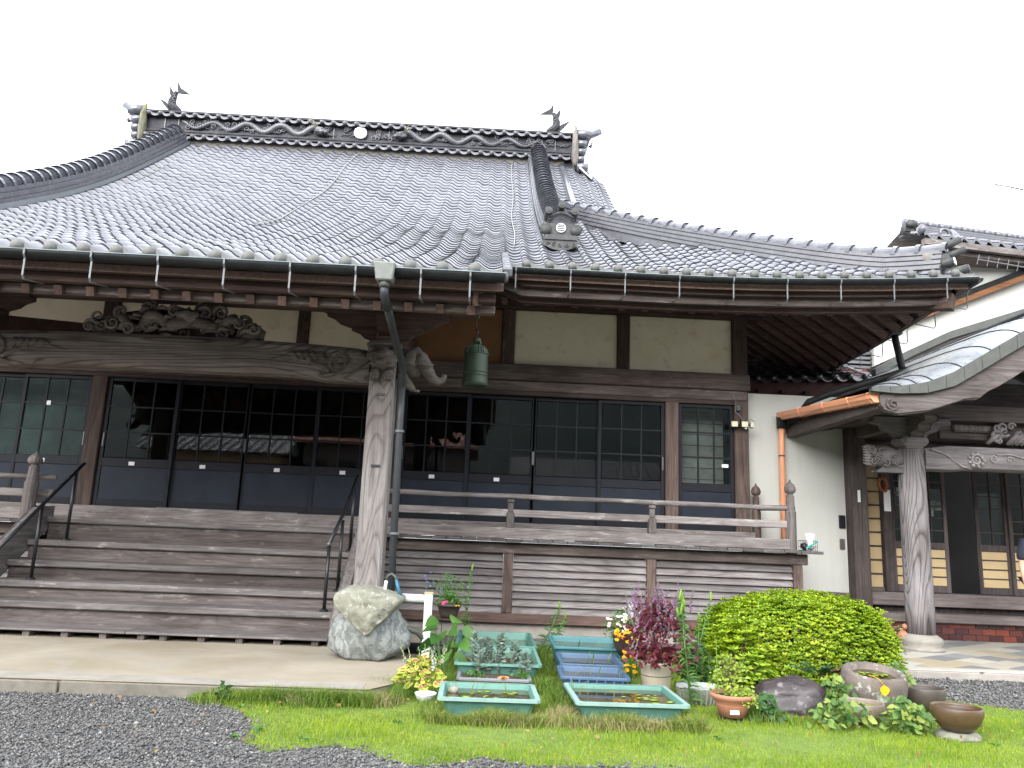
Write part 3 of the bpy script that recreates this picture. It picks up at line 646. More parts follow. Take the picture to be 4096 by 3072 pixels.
# corner end ornament of the right corner ridge
x,y=6.03,9.69; z=prof(YE+.24)+sori(.24,.24)+.02
o=MB(); o.blob((x,y,z+.17),(.15,.15,.16),2,.35,2,4); o.tube([(x-.2,y+.2,z+.38),(x+.02,y-.02,z+.37),(x+.22,y-.12,z+.47)],[.06,.065,.05],8); o.tube([(x-.1,y+.1,z+.27),(x+.12,y-.06,z+.26),(x+.27,y-.14,z+.33)],[.05,.055,.045],8); o.tube([(x-.1,y-.02,z+.12),(x+.1,y-.14,z+.14)],[.08,.06],10)
o.tube([(x-.05,y+.05,z+.02),(x+.12,y-.12,z+.0),(x+.25,y-.2,z+.03)],[.07,.065,.06],10)
co=o.build('corner_end_ornament',M['oni'],hall,True); MB().tube([(x+.10,y-.145,z+.14),(x+.112,y-.156,z+.142)],.055,14).build('crest_disc',M['pale'],co)
MB().tube([(x+.25,y-.2,z+.03),(x+.262,y-.21,z+.032)],.052,14).build('crest_disc',M['pat'],co)
MB().blob((x-.16,y+.02,z+.2),(.07,.08,.13),2,.4,2,7).build('mortar_lump',M['mortar'],co,True)
# ---- main ridge
RX0,RX1=-9.30,1.98; RY=18.72
rg=MB()
for z0,z1,d in ((10.72,11.07,.0),(11.10,11.13,-.10),(11.19,11.225,-.12),(11.225,11.26,-.10),(11.26,11.295,-.12),(11.295,11.345,-.06),(11.345,11.68,-.02),(11.68,11.72,-.10),(11.80,11.84,-.12),(11.84,11.88,-.07)):
    rg.box(RX0,RX1,RY+d,2*19-RY-d,z0,z1)
rg.box(RX0+.01,RX1-.01,RY+.02,2*19-RY-.02,10.7,11.88)
RG=rg.build('main_ridge',M['frz'],hall)
boxpart('mortar_strip',M['mortar'],RG,RX0+.3,RX1-.3,RY-.03,RY-.001,10.70,11.095,0)
EMr=EM.copy(); EMr.materials.clear(); EMr.materials.append(M['frl'])
x=RX0+.1
while x<RX1-.2:
    for z in (11.15,11.76):
        if z<11.5 and not (XK-.3>x>MX(XK)+.3) and x+PW>RX1: continue
        q=link('ridge_tile_end',EMr,RG,loc=(x,RY-.15,z-.06)); q.scale=(1,1,.9)
    x+=PW
x=RX0
while x<RX1-.05:
    e=min(x+.31,RX1); MB().tube([(x,19,11.885),(e-.02,19,11.885)],[.10,.095],10).build('ridge_cap_tile',M['tile'],RG,True); MB().tube([(x-.02,19,11.885),(x+.025,19,11.885)],.112,10).build('cap_band',M['tiled'],RG,True); x=e
# dragon frieze (two facing dragons with clouds)
RYf=RY-.03
for sg in (1,-1):
    d=MB(); pts=[]; n=60
    for i in range(n+1):
        q=i/n; pts.append((X0+sg*(1.15+3.5*q),RYf-.05*cos(q*22)*.6-.02,11.51+.10*sin(q*4*2*pi+1.2)))
    d.tube(pts,[.085-.04*(i/n)**2 for i in range(n+1)],9)
    for i in range(2,n-2,1):
        p=pts[i]; d.tube([(p[0],p[1]-.055,p[2]+.02),(p[0]+sg*.03,p[1]-.075,p[2]+.07)],[.02,.002],4)
    hx=X0+sg*1.05; d.blob((hx,RYf-.12,11.48),(.14,.10,.10),3,.6,3,sg+2); d.blob((hx-sg*.13,RYf-.14,11.44),(.09,.07,.05),2,.4,3,2)
    d.build('dragon_relief',M['frl'],RG,True)
    MB().tube([(hx+sg*.05,RYf-.14,11.55),(hx+sg*.14,RYf-.2,11.68),(hx+sg*.28,RYf-.24,11.77)],[.02,.015,.005],5).tube([(hx+sg*.08,RYf-.16,11.52),(hx+sg*.2,RYf-.23,11.63),(hx+sg*.32,RYf-.28,11.69)],[.02,.015,.005],5).build('dragon_horn',M['moss'],RG,True)
    rr=random.Random(20+sg)
    for i in range(30):
        x=X0+sg*rr.uniform(.3,5.0); z=rr.choice((11.42,11.48,11.58,11.62))+rr.uniform(-.02,.02); q=MB(); rad=rr.uniform(.05,.085); q.spiral((x,RYf-.03,z),rad,1.6,.018,a0=rr.uniform(0,6),sgn=rr.choice((1,-1))); q.blob((x,RYf-.05,z),(.022,.03,.022),1,0,1,0)
        q.build('cloud_scroll',M['frl'],RG,True)
    for i in range(26):
        x=X0+sg*rr.uniform(.3,5.3); z=rr.uniform(11.38,11.5); MB().tube([(x,RYf-.005,z),(x+.09,RYf-.03,z+.05),(x+.2,RYf-.02,z+.03),(x+.3,RYf-.005,z+.09)],[.006,.016,.014,.003],4).build('cloud_line',M['frl'],RG,True)
    for x in (X0+sg*.72,X0+sg*4.75,X0+sg*5.1): boxpart('frieze_joint',M['tiled'],RG,x-.008,x+.008,RYf-.02,RYf+.02,11.35,11.68,0)
MB().tube([(X0-.02,RYf-.09,11.52),(X0-.02,RYf-.02,11.52)],.165,28).build('crest_disc',M['pale'],RG)
for k in (-1,0,1): MB().box(X0-.13+.035*abs(k),X0+.09-.035*abs(k)+.0,RYf-.096,RYf-.091,11.52+k*.075-.014,11.52+k*.075+.014).build('crest_bar',M['tiled'],RG)
# ridge ends: ornaments seen edge on, and fish
for sg in (1,-1):
    xe=X0+sg*5.62; o=MB()
    for z0,z1,dx in ((10.75,11.0,.30),(11.02,11.2,.20),(11.22,11.42,.22),(11.44,11.66,.25),(11.68,11.95,.36)):
        o.tube([(xe+sg*.05,18.62,(z0+z1)/2),(xe+sg*(.05+dx),18.62,(z0+z1)/2)],(z1-z0)*.52,10); o.box(*sorted((xe+sg*.05,xe+sg*(.03+dx))),18.62,19.4,z0,z1)
    o.tube([(xe-sg*.1,19,11.98),(xe+sg*.35,19,11.98),(xe+sg*.72,18.95,12.14)],[.085,.095,.10],10); o.tube([(xe+sg*.40,18.7,11.5),(xe+sg*.46,18.65,11.62)],[.05,.03],8)
    eo=o.build('ridge_end_ornament',M['tile'],hall,True)
    q=MB().blob((xe-.0*sg,18.58,11.38),(.085,.14,.62),3,.3,2.2,sg+5); q.build('mortar_lump',M['moss'] if sg<0 else M['mortar'],eo,True)
    # fish: head down, tail up
    fx_=xe-sg*.55; f=MB(); f.box(fx_-.22,fx_+.22,18.85,19.15,11.93,12.0)
    bp=[(fx_-sg*.17,19,12.05),(fx_-sg*.05,19,12.1),(fx_+sg*.06,19,12.2),(fx_+sg*.07,19,12.36),(fx_+sg*.03,19,12.52),(fx_-sg*.02,19,12.62)]
    f.tube(bp,[.07,.12,.125,.105,.075,.05],10)
    def fin(a,b2,c,w=.03): f.prism([a,b2,c],19-w/2,19+w/2)
    X=lambda q:fx_+sg*q
    f.prism([(X(-.06),12.58),(X(-.02),12.70),(X(-.02),12.92),(X(-.11),12.74),(X(-.38),12.56),(X(-.2),12.57)] ,18.98,19.02)
    f.prism([(X(.0),12.50),(X(.18),12.78),(X(.16),12.55),(X(.10),12.42)],18.98,19.02)
    f.prism([(X(.08),12.15),(X(.20),12.28),(X(.42),12.40),(X(.28),12.22),(X(.12),12.05)],18.96,19.04)
    fo=f.build('fish_ornament',M['frz'],hall,False)
    for k in range(8): MB().blob((X(-.02+.02*(k%3)),18.9,12.12+k*.05),(.03,.02,.022),1,0,1,k).build('scale',M['tiled'],fo,True)
    # gable courses at the ridge foot
    MB().bar((X0+sg*5.75,18.55,10.78),(X0+sg*6.08,18.5,10.45),.3,.05).build('verge_course',M['tile'],hall)
# ---- ropes lying on the roof
for x0,y0,y1,w in ((-3.68,18.55,11.2,.03),(.32,18.5,11.05,.02),(-7.62,18.6,14.5,.03)):
    pts=[(x0+w*sin(y*1.7)-.006*(18.5-y),y,surf(x0,y)+.085) for y in L(y0,y1,60)]
    MB().tube(pts,.008,5).build('rope',plain('white_rope',(.26,.26,.24),.9),hall,True)
# ================================================================== eaves: fascias, rafters, gutters
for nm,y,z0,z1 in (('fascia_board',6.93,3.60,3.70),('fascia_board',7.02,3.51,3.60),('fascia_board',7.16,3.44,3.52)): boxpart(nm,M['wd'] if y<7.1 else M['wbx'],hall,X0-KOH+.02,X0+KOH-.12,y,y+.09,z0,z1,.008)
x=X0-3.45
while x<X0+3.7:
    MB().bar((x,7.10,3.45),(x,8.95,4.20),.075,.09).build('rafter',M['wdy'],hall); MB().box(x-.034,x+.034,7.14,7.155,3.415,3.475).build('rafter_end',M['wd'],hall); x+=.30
def strip(nm,mat,fn,us,hh,dd):
    mb=MB(); n=len(us)
    vs=[]
    for u in us:
        p=Vector(fn(u)); vs+=[p,p+Vector(dd),p+Vector(dd)-Vector((0,0,hh)),p-Vector((0,0,hh))]
    mb.add(vs,[(i*4+k,i*4+(k+1)%4,(i+1)*4+(k+1)%4,(i+1)*4+k) for i in range(n-1) for k in range(4)]+[(3,2,1,0),tuple((n-1)*4+k for k in range(4))]); return mb.build(nm,mat,hall)
for sg in (1,-1):
    fx=(lambda x:x) if sg>0 else MX
    us=L(.05,6.13,20)
    ez=lambda x:surf(x,YE)
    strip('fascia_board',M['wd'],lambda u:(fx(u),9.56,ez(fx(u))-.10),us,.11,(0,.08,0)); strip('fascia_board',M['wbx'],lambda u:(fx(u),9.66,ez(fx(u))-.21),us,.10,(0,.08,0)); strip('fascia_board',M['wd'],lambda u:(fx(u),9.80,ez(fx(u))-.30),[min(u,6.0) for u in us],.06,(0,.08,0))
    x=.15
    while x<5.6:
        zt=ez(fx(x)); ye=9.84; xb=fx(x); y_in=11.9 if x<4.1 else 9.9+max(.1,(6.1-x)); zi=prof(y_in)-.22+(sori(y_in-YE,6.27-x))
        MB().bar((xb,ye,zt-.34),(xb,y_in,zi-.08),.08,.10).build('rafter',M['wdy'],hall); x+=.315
    # side eave rafters and fascia
    sx=lambda y:prof(YE)+sori(0,y-YE)
    ys=L(9.56,17,16)
    strip('fascia_board',M['wd'],lambda y:(fx(6.16),y,sx(y)-.10),ys,.11,(-sg*.08,0,0)); strip('fascia_board',M['wbx'],lambda y:(fx(6.06),y+.1,sx(y)-.21),ys,.10,(-sg*.08,0,0))
    if sg>0:
        y=9.95
        while y<16.8:
            xi=3.95 if y>11.7 else 3.95+(11.75-y); d_in=6.27-xi
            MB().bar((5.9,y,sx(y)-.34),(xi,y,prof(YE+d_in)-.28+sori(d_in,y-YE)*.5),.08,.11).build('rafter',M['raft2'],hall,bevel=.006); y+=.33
        MB().bar((6.12,9.60,sx(9.6)-.30),(3.93,11.75,5.16),.16,.22).build('hip_rafter',M['wd'],hall,bevel=.012); boxpart('side_wall_plate',M['wd'],hall,3.84,4.0,11.9,17,4.9,5.1)
        boxpart('side_wall',M['wd'],hall,3.93,4.03,11.89,17.0,1.3,4.9)
# gutters
def gutter(pts,r=.07,nm='gutter'):
    P=[Vector(p) for p in pts]; mb=MB(); vs=[]; n=9; m_=len(P)
    for i,p in enumerate(P):
        t=(P[min(i+1,m_-1)]-P[max(i-1,0)]).normalized(); rv=t.cross(Vector((0,0,1))).normalized()
        for rad in (r,r*.88):
            for k in range(n): a=pi*k/(n-1); vs.append(p+rv*(cos(a)*rad)-Vector((0,0,1))*(sin(a)*rad))
    K=2*n; fs=[]
    for i in range(m_-1):
        for k in range(n-1): fs+=[(i*K+k,i*K+k+1,(i+1)*K+k+1,(i+1)*K+k),(i*K+n+k,(i+1)*K+n+k,(i+1)*K+n+k+1,i*K+n+k+1)]
        fs+=[(i*K,(i+1)*K,(i+1)*K+n,i*K+n),(i*K+n-1,i*K+K-1,(i+1)*K+K-1,(i+1)*K+n-1)]
    fs+=[tuple(range(n)),tuple((m_-1)*K+k for k in range(n))[::-1]]
    mb.add(vs,fs); g=mb.build(nm,M['gut'],hall,True)
    MB().tube([p+(P[1]-P[0]).normalized().cross(Vector((0,0,1)))*r*1.0 for p in P],.004,6).build('gutter_lip',M['gutlip'],g); return g
def hanger(par,x,y,z,dx,dy,drop=.27):
    a=(x,y,z); h=MB(); d=Vector((dx,dy,0)); o=Vector((x,y,z)); sd=Vector((-dy,dx,0))*.008
    def strap(p,q,th=.004):
        p=Vector(p);q=Vector(q); nn=(q-p).normalized().cross(sd).normalized()*th; h.add([p-sd-nn,p+sd-nn,q+sd-nn,q-sd-nn,p-sd+nn,p+sd+nn,q+sd+nn,q-sd+nn],[(0,1,2,3),(7,6,5,4),(0,4,5,1),(1,5,6,2),(2,6,7,3),(3,7,4,0)])
    pts=[o-d*.078+Vector((0,0,.005)),o-d*.076-Vector((0,0,.05)),o-d*.05-Vector((0,0,.085)),o-d*.045-Vector((0,0,drop-.03)),o-d*.02-Vector((0,0,drop)),o+d*.28-Vector((0,0,drop-.055))]
    for p,q in zip(pts,pts[1:]): strap(p,q)
    h.build('gutter_bracket',M['galv'],par)
zg=3.700; G1=gutter([(X0-KOH-.1,6.77,zg),(.10,6.77,zg)])
MB().blob((.10,6.77,zg-.02),(.03,.06,.055),2,0,1,1).build('gutter_end_cap',M['pat'],G1,True)
x=.10-.32
for k in range(13): hanger(G1,x,6.77,zg,0,1); x-=.592 if k else .45
zr=lambda x:prof(YE)+sori(0,XC-abs(x-X0))-.045
G2=gutter([(x,9.38,zr(x)) for x in L(.14,6.30,16)],.068)
for k in range(9): xx=.27+k*.70; hanger(G2,xx,9.38,zr(xx),0,1,.30)
G3=gutter([(6.32,y,prof(YE)+sori(0,y-YE)-.045) for y in L(9.36,16.5,12)],.068)
for k in range(8): yy=9.7+k*.75; hanger(G3,6.32,yy,prof(YE)+sori(0,yy-YE)-.05,-1,0,.30)
# downpipe of the porch gutter: hopper box, offset, pipe and clips
hb=MB(); hb.add([(-1.10,6.66,3.74),(-.90,6.66,3.74),(-.90,6.84,3.74),(-1.10,6.84,3.74),(-1.075,6.68,3.57),(-.925,6.68,3.57),(-.925,6.82,3.57),(-1.075,6.82,3.57)],[(0,1,2,3),(7,6,5,4),(0,4,5,1),(1,5,6,2),(2,6,7,3),(3,7,4,0)])
DPp=hb.build('rainwater_hopper',M['verd'],hall,bevel=.012)
MB().tube([(-1.0,6.75,3.575),(-1.0,6.75,3.52)],.05,14).build('pipe_collar',M['pat'],DPp,True)
MB().tube([(-1.0,6.75,3.54),(-1.0,6.78,3.46),(-.985,6.95,3.38)],.042,14).build('pipe_elbow',M['pipeg'],DPp,True)
MB().tube([(-.99,6.88,3.42),(-.985,7.5,3.30),(-.975,8.25,3.17),(-.972,8.40,3.08),(-.97,8.42,2.9)],.040,14).build('offset_pipe',M['pipeg'],DPp,True)
MB().tube([(-.97,8.42,3.0),(-.965,8.42,2.55),(-.93,8.42,.12)],.040,14).build('downpipe',M['pipeg'],DPp,True)
for z in (2.42,1.32): MB().tube([(-.962+.02*(2.42-z),8.42,z-.012),(-.962+.02*(2.42-z),8.42,z+.012)],.052,14).bar((-.97,8.45,z),(-1.05,8.62,z),.02,.004).build('pipe_clip',M['galv'],DPp)
# hall corner downpipe running onto the porch roof
MB().tube([(6.0,10.9,4.55),(6.02,10.9,4.40),(6.06,10.85,4.0),(6.1,10.75,3.95),(5.6,10.95,3.78),(5.1,11.2,3.62),(4.86,11.35,3.52),(4.80,11.4,3.42)],.05,12).build('corner_downpipe',M['gut'],hall,True)
boxpart('rainwater_hopper',M['pat'],hall,5.92,6.08,10.8,11.0,4.50,4.62,.01)
# ================================================================== residence with curved entrance porch (right)
res=thing('entrance_building','white walled residence with curved metal porch roof and lattice entrance doors','building',(7.2,12.4,0))
M['yel']=plain('ochre_door_board',(.42,.31,.165),.7,.08,3)
M['dkz']=wood('dark_entrance_timber',(.12,.088,.078),(.045,.03,.027),'z',.75,.2)
M['dkx']=wood('dark_entrance_beam',(.20,.15,.13),(.085,.062,.054),'x',.75,.2)
M['shx']=wood('pale_brown_barge',(.21,.165,.15),(.085,.062,.055),'x',.75,.3)
M['red']=plain('dark_red_fascia',(.07,.016,.014),.6,.2)
bp=lambda n,m_,*a,**k:boxpart(n,M[m_],res,*a,**k)
wl=bp('white_wall','white',4.05,5.62,11.90,12.1,.30,3.72,bevel=0); bp('wall_base','concg',4.04,5.62,11.88,12.1,0,.30)
st=stonemat('stained_render',(.50,.42,.33),(.76,.75,.70),3,.9,bmp=.05); bp('stained_skirting','white',4.05,5.60,11.888,11.9,.30,.62,bevel=0)
bp('corner_post','dkz',5.62,5.86,11.66,11.92,.30,3.6); bp('sill_board','dkx',4.05,5.62,11.87,11.9,.62,.70)
# porch wall timbers and infill
bp('entrance_head_beam','dkx',5.86,9.8,11.9,12.08,2.70,3.05); bp('entrance_upper_wall','dkx',5.86,9.8,11.96,12.06,3.05,3.6); bp('head_board','wgx',5.87,6.30,11.86,11.9,2.70,3.0)
bp('threshold','dkx',5.86,9.8,11.72,12.06,.55,.74); bp('threshold_step','dkx',5.75,9.8,11.50,11.90,.34,.46); bp('threshold_back','dkz',5.86,9.8,11.86,11.95,.46,.56)
bp('jamb','dkz',6.19,6.33,11.84,12.02,.74,2.70)
for k in range(9):
    z0=.80+k*.209; bp('ochre_board','yel',5.875,6.175,11.93,11.96,z0,z0+.185,bevel=.004); bp('batten','dkz',5.862,6.188,11.915,11.955,z0+.187,z0+.206,bevel=0)
bp('bottom_rail','dkx',5.862,6.188,11.91,11.96,.742,.797)
bp('entrance_dark','intr',6.0,9.8,13.5,13.6,.5,3.2); bp('entrance_floor','intr',5.9,9.8,12.1,13.5,.6,.66)
def lattice(x0,x1,y,nc=2):
    o=MB(); o.box(x0,x0+.06,y,y+.035,.75,2.69); o.box(x1-.06,x1,y,y+.035,.75,2.69); o.box(x0+.06,x1-.06,y,y+.035,2.62,2.69); o.box(x0+.06,x1-.06,y,y+.035,.75,.85); o.box(x0+.06,x1-.06,y,y+.035,1.41,1.50); d=o.build('lattice_door',M['dkz'],res,bevel=.004)
    for k in range(4):
        z0=.855+k*.14; MB().box(x0+.06,x1-.06,y+.012,y+.03,z0,z0+.118).build('ochre_board',M['yel'],d); MB().box(x0+.06,x1-.06,y+.004,y+.032,z0+.119,z0+.139).build('batten',M['dkz'],d)
    n=max(2,round((x1-x0-.12)/.2))
    for i in range(1,n): xx=x0+.06+(x1-x0-.12)*i/n; MB().box(xx-.01,xx+.01,y+.004,y+.03,1.50,2.62).build('lattice_bar',M['dkz'],d)
    for j in range(1,6): zz=1.5+1.12*j/6; MB().box(x0+.06,x1-.06,y+.006,y+.028,zz-.009,zz+.009).build('lattice_bar',M['dkz'],d)
    MB().box(x0+.06,x1-.06,y+.016,y+.02,1.5,2.62).build('pane',M['glass'],d)
    return d
for x0,x1,y in ((6.33,7.22,11.90),(7.70,8.22,11.94),(8.2,8.9,11.90),(8.9,9.7,11.94)): lattice(x0,x1,y)
for x,z in ((6.46,2.2),(6.62,2.15),(6.95,2.02),(7.05,2.0),(6.9,1.9)): bp('pasted_paper','papers',x,x+.13,11.93,11.934,z,z+.13,bevel=0)
# brick face below the threshold, each brick its own piece
bp('brick_backing','verd',5.70,9.4,11.62,11.75,.09,.345,bevel=0)
MBR=[plain('glazed_brick_%d'%i,c,.35,.2,6) for i,c in enumerate(((.15,.035,.022),(.09,.026,.02),(.05,.018,.018)))]
bm_=[MB().box(0,.196,0,.04,0,.078).mesh('brick',m_) for m_ in MBR]; rr=random.Random(2)
for r in range(3):
    for k in range(18):
        x=5.72+k*.205+(.1 if r%2 else 0); link('brick',rr.choice(bm_),res,loc=(x,11.60,.095+r*.087))
# porch pillars
for xp in (5.80,9.4):
    MB().lathe([(.001,.10),(.27,.10),(.27,.135),(.22,.15),(.255,.20),(.25,.25),(.18,.30),(.001,.30)],(xp,10.3,0),24).build('pillar_base_stone',M['bord'],res,True)
    MB().lathe([(.001,.29),(.172,.29),(.178,.6),(.172,2.2),(.165,2.72),(.001,2.72)],(xp,10.3,0),20).build('porch_pillar',M['porchp'],res,True)
    MB().box(xp-.19,xp+.19,10.12,10.48,2.76,2.9).build('capital_block',M['carvp'],res,bevel=.05)
    MB().box(xp-.13,xp+.13,10.17,10.43,2.72,2.765).build('capital_neck',M['carvp'],res,bevel=.02)
    arm=[(-.45,3.12),(-.45,3.05),(-.33,3.03),(-.30,2.96),(-.18,2.94),(-.15,2.88),(.15,2.88),(.18,2.94),(.30,2.96),(.33,3.03),(.45,3.05),(.45,3.12)]
    MB().prism([(xp+x*1.15,z+.03*(1 if abs(x)>.2 else 0)) for x,z in arm],10.2,10.4).build('bracket_arm',M['carvp'],res,bevel=.012)
    MB().prism([(10.3+x*1.2,z+.002) for x,z in arm],xp-.09,xp+.09,'x').build('bracket_arm',M['dkx'],res,bevel=.012)
    s=-1 if xp<7 else 1; c=MB()
    c.blob((xp+s*.36,10.3,2.60),(.26,.13,.15),3,.25,3,3); rr=random.Random(4)
    for k in range(12): c.spiral((xp+s*rr.uniform(.2,.62),10.17,2.6+rr.uniform(-.1,.12)),rr.uniform(.03,.055),1.4,.014,a0=k)
    for k in range(7): c.tube([(xp+s*.55,10.22,2.48+k*.04),(xp+s*.66,10.2,2.49+k*.038),(xp+s*.70,10.24,2.51+k*.036)],[.03,.026,.005],5)
    c.build('beam_end_carving',M['carvp'],res,True); MB().prism([(xp+s*.16,2.40),(xp+s*.5,2.40),(xp+s*.42,2.47),(xp+s*.16,2.49)],10.22,10.38).build('carving_shelf',M['carvp'],res,bevel=.01)
bt=MB(); xa,xb=5.93,9.27; NB=20; sec=[]
for i in range(NB+1):
    t_=i/NB; x=xa+(xb-xa)*t_; e_=min(t_,1-t_); zt=2.73+.05*min(1,e_/.1); zb=2.44+.03*min(1,max(0,(e_-.12)/.08)); sec+= [(x,10.18,zb+.02),(x,10.15,zb+.09),(x,10.155,zt-.05),(x,10.19,zt),(x,10.41,zt),(x,10.44,zt-.05),(x,10.42,zb),(x,10.22,zb)]
bt.add(sec,[(i*8+j,i*8+(j+1)%8,(i+1)*8+(j+1)%8,(i+1)*8+j) for i in range(NB) for j in range(8)]+[tuple(range(8))[::-1],tuple(NB*8+j for j in range(8))])
pbm=bt.build('rainbow_beam',M['carvp'],res)
q=MB(); yf=10.145
q.spiral((6.62,yf,2.60),.085,1.8,.024); q.spiral((6.86,yf,2.63),.06,1.6,.018,sgn=-1); q.spiral((7.08,yf,2.62),.045,1.5,.014)
q.tube([(6.0,yf,2.72),(6.12,yf,2.68),(6.2,yf,2.66),(6.3,yf,2.58),(6.42,yf,2.50),(6.55,yf,2.47)],[.02,.018,.016,.014,.012,.004],5); q.tube([(6.9,yf,2.68),(7.1,yf,2.69),(7.3,yf,2.64),(7.5,yf,2.66)],[.014,.014,.012,.004],5)
for k in range(9): a=k*.7; q.blob((6.62+.10*cos(a),yf,2.6+.085*sin(a)),(.03,.02,.03),1,.2,2,k)
q.build('scroll_relief',M['carvp'],pbm,True)
bp('upper_tie_beam','dkx',5.0,10.2,10.2,10.4,3.14,3.36); bp('gable_infill','dkx',6.25,8.95,10.34,10.4,2.9,3.72)
c=MB(); rr=random.Random(8)
for k in range(16): c.spiral((7.6+rr.uniform(-.75,.75),10.22,2.86+rr.uniform(.02,.24)),rr.uniform(.05,.09),1.4,.025,a0=k,sgn=rr.choice((1,-1)))
for k in range(10): x=7.6+rr.uniform(-.8,.7); c.tube([(x,10.25,2.84),(x+.1,10.2,2.95),(x+.22,10.24,2.98)],[.03,.04,.01],5)
c.build('transom_carving',M['carvp'],res,True); bp('signboard','wgz',6.42,6.98,10.28,10.33,3.0,3.10,bevel=.03)
# curved porch roof
KT=[(4.58,3.262),(4.75,3.27),(4.91,3.285),(5.25,3.345),(5.605,3.49),(5.966,3.71),(6.33,3.937),(6.6,4.10),(7.0,4.28),(7.3,4.36),(7.6,4.385)]
KT=KT+[(15.2-x,z) for x,z in KT[-2::-1]]
def kz(x):
    for (a,za),(b,zb) in zip(KT,KT[1:]):
        if a<=x<=b: return za+(zb-za)*(x-a)/(b-a)
    return KT[0][1]
mt_,t,b=newmat('wet_metal_roof_sheet'); g=noi(t,coords(t,(1.5,.6,1.5)),3,5,.7); t.links.new(ramp(t,g,[(.3,(.20,.22,.235)),(.6,(.33,.35,.37)),(.75,(.16,.17,.17))]),b.inputs['Base Color']); t.links.new(ramp(t,g,[(.3,(.16,.16,.16)),(.7,(.42,.42,.42))]),b.inputs['Roughness']); b.inputs['Metallic'].default_value=.25; b.inputs['Specular IOR Level'].default_value=.7; M['sheet']=mt_
lift=lambda y:.20*(1-math.exp(-(y-8.9)/.30))
xs=[4.58+i*.19 for i in range(33)]; xs=[x for x in xs if x<10.62]
ys=[8.9,8.96,9.03,9.12,9.25,9.45,9.8,10.3,11,12,12.6]
mb=MB(); n=len(xs); top=[(x,y,kz(x)+lift(y)*min(1,(x-4.5)/.6 if x<7.6 else (10.7-x)/.6)) for y in ys for x in xs]
mb.add(top,[(j*n+i,j*n+i+1,(j+1)*n+i+1,(j+1)*n+i) for j in range(len(ys)-1) for i in range(n-1)])
mb.add([(x,y,z-.06) for x,y,z in top],[(j*n+i,(j+1)*n+i,(j+1)*n+i+1,j*n+i+1) for j in range(len(ys)-1) for i in range(n-1)])
rs=mb.build('porch_roof',M['sheet'],res,True)
for i in range(0,n,1):
    if i%2==0 or xs[i]<5.3: MB().tube([(top[j*n+i][0],top[j*n+i][1],top[j*n+i][2]+.004) for j in range(len(ys))],.008,5).build('roof_seam',M['gut'],rs)
# front edge band (pieces) and barge board
fl=lambda x:.052+.12*min(1,max(0,(x-4.6)/1.0)) if x<7.6 else .052+.13*min(1,max(0,(10.6-x)/1.0))
k=0
x=4.58
while x<10.6:
    e=min(x+.23,10.62); vs_=[]
    for xx in (x+.003,(x+e)/2,e-.003):
        zt=kz(xx)+.012; vs_+=[(xx,8.885,zt),(xx,8.885,zt-fl(xx)),(xx,8.96,zt-fl(xx)),(xx,8.96,zt)]
    MB().add(vs_,[(i*4+q,i*4+(q+1)%4,i*4+4+(q+1)%4,i*4+4+q) for i in range(2) for q in range(4)]+[(3,2,1,0),(8,9,10,11)]).build('edge_band',M['pat'],rs); x=e
KB=[(4.70,3.16),(4.72,3.06),(4.79,2.985),(4.94,2.953),(5.29,3.014),(5.758,3.179),(5.90,3.19),(5.95,3.22),(6.05,3.30),(6.174,3.36),(6.4,3.50),(6.7,3.70),(7.2,3.86),(7.6,3.80)]
up=[(x,kz(x)-fl(x)+.02) for x,_ in KT if 4.7<=x<=7.6]
half=KB+[(x,z) for x,z in reversed([(4.72,3.2)]+up)]
MB().spiral((4.86,8.935,3.075),.085,1.6,.018,a0=2).tube([(4.74,8.94,3.02),(4.9,8.94,2.975),(5.3,8.94,3.035),(5.75,8.94,3.195),(5.92,8.94,3.215)],[.008,.012,.012,.01,.004],5).build('barge_scroll',M['shx'],res,True)
for f_ in (lambda x:x,lambda x:15.2-x): MB().prism([(f_(x),z) for x,z in half],8.95,9.03).build('barge_board',M['shx'],res)
for y in (9.35,9.8,10.9,11.4): MB().prism([(x,kz(x)-.09) for x,_ in KT[2:-2]]+[(x,kz(x)-.22) for x,_ in KT[2:-2]][::-1],y,y+.08).build('roof_rib',M['dkx'],res)
bp('eave_beam','dkx',4.72,4.88,9.05,11.9,3.03,3.20); bp('eave_rafters','dkx',4.75,5.8,9.06,11.88,3.21,3.25,bevel=0); bp('side_tie','dkx',5.72,5.88,10.4,11.66,3.05,3.3)
# copper gutter on the left eave with downpipe
pr=[(0,0),(.0,.085),(.02,.11),(.05,.12),(.10,.12),(.11,.10),(.11,0)]
A_,B_=Vector((4.74,8.98,3.10)),Vector((4.66,11.78,3.29)); mb=MB(); vs_=[]
for p in (A_,B_): vs_+=[p+Vector((-.11+x,0,z)) for x,z in [(.11,0),(.02,0),(.0,.03),(-.02,.05),(-.035,.115),(-.02,.12),(.11,.12)]]
mb.add(vs_,[(i,(i+1)%7,(i+1)%7+7,i+7) for i in range(7)]+[tuple(range(7))[::-1],tuple(range(7,14))]); cg=mb.build('copper_gutter',M['copper'],res,bevel=.004)
for k in (.02,.2,.45,.72): p=A_.lerp(B_,k); MB().add([(p.x-.002+x,p.y+d,p.z+z) for d in (0,.035) for x,z in [(0,-.006),(-.09,-.006),(-.116,.03),(-.136,.05),(-.152,.115),(-.13,.128),(0,.128)]],[(i,(i+1)%7,(i+1)%7+7,i+7) for i in range(7)]+[tuple(range(7))[::-1],tuple(range(7,14))]).build('gutter_joint',M['copper'],cg)
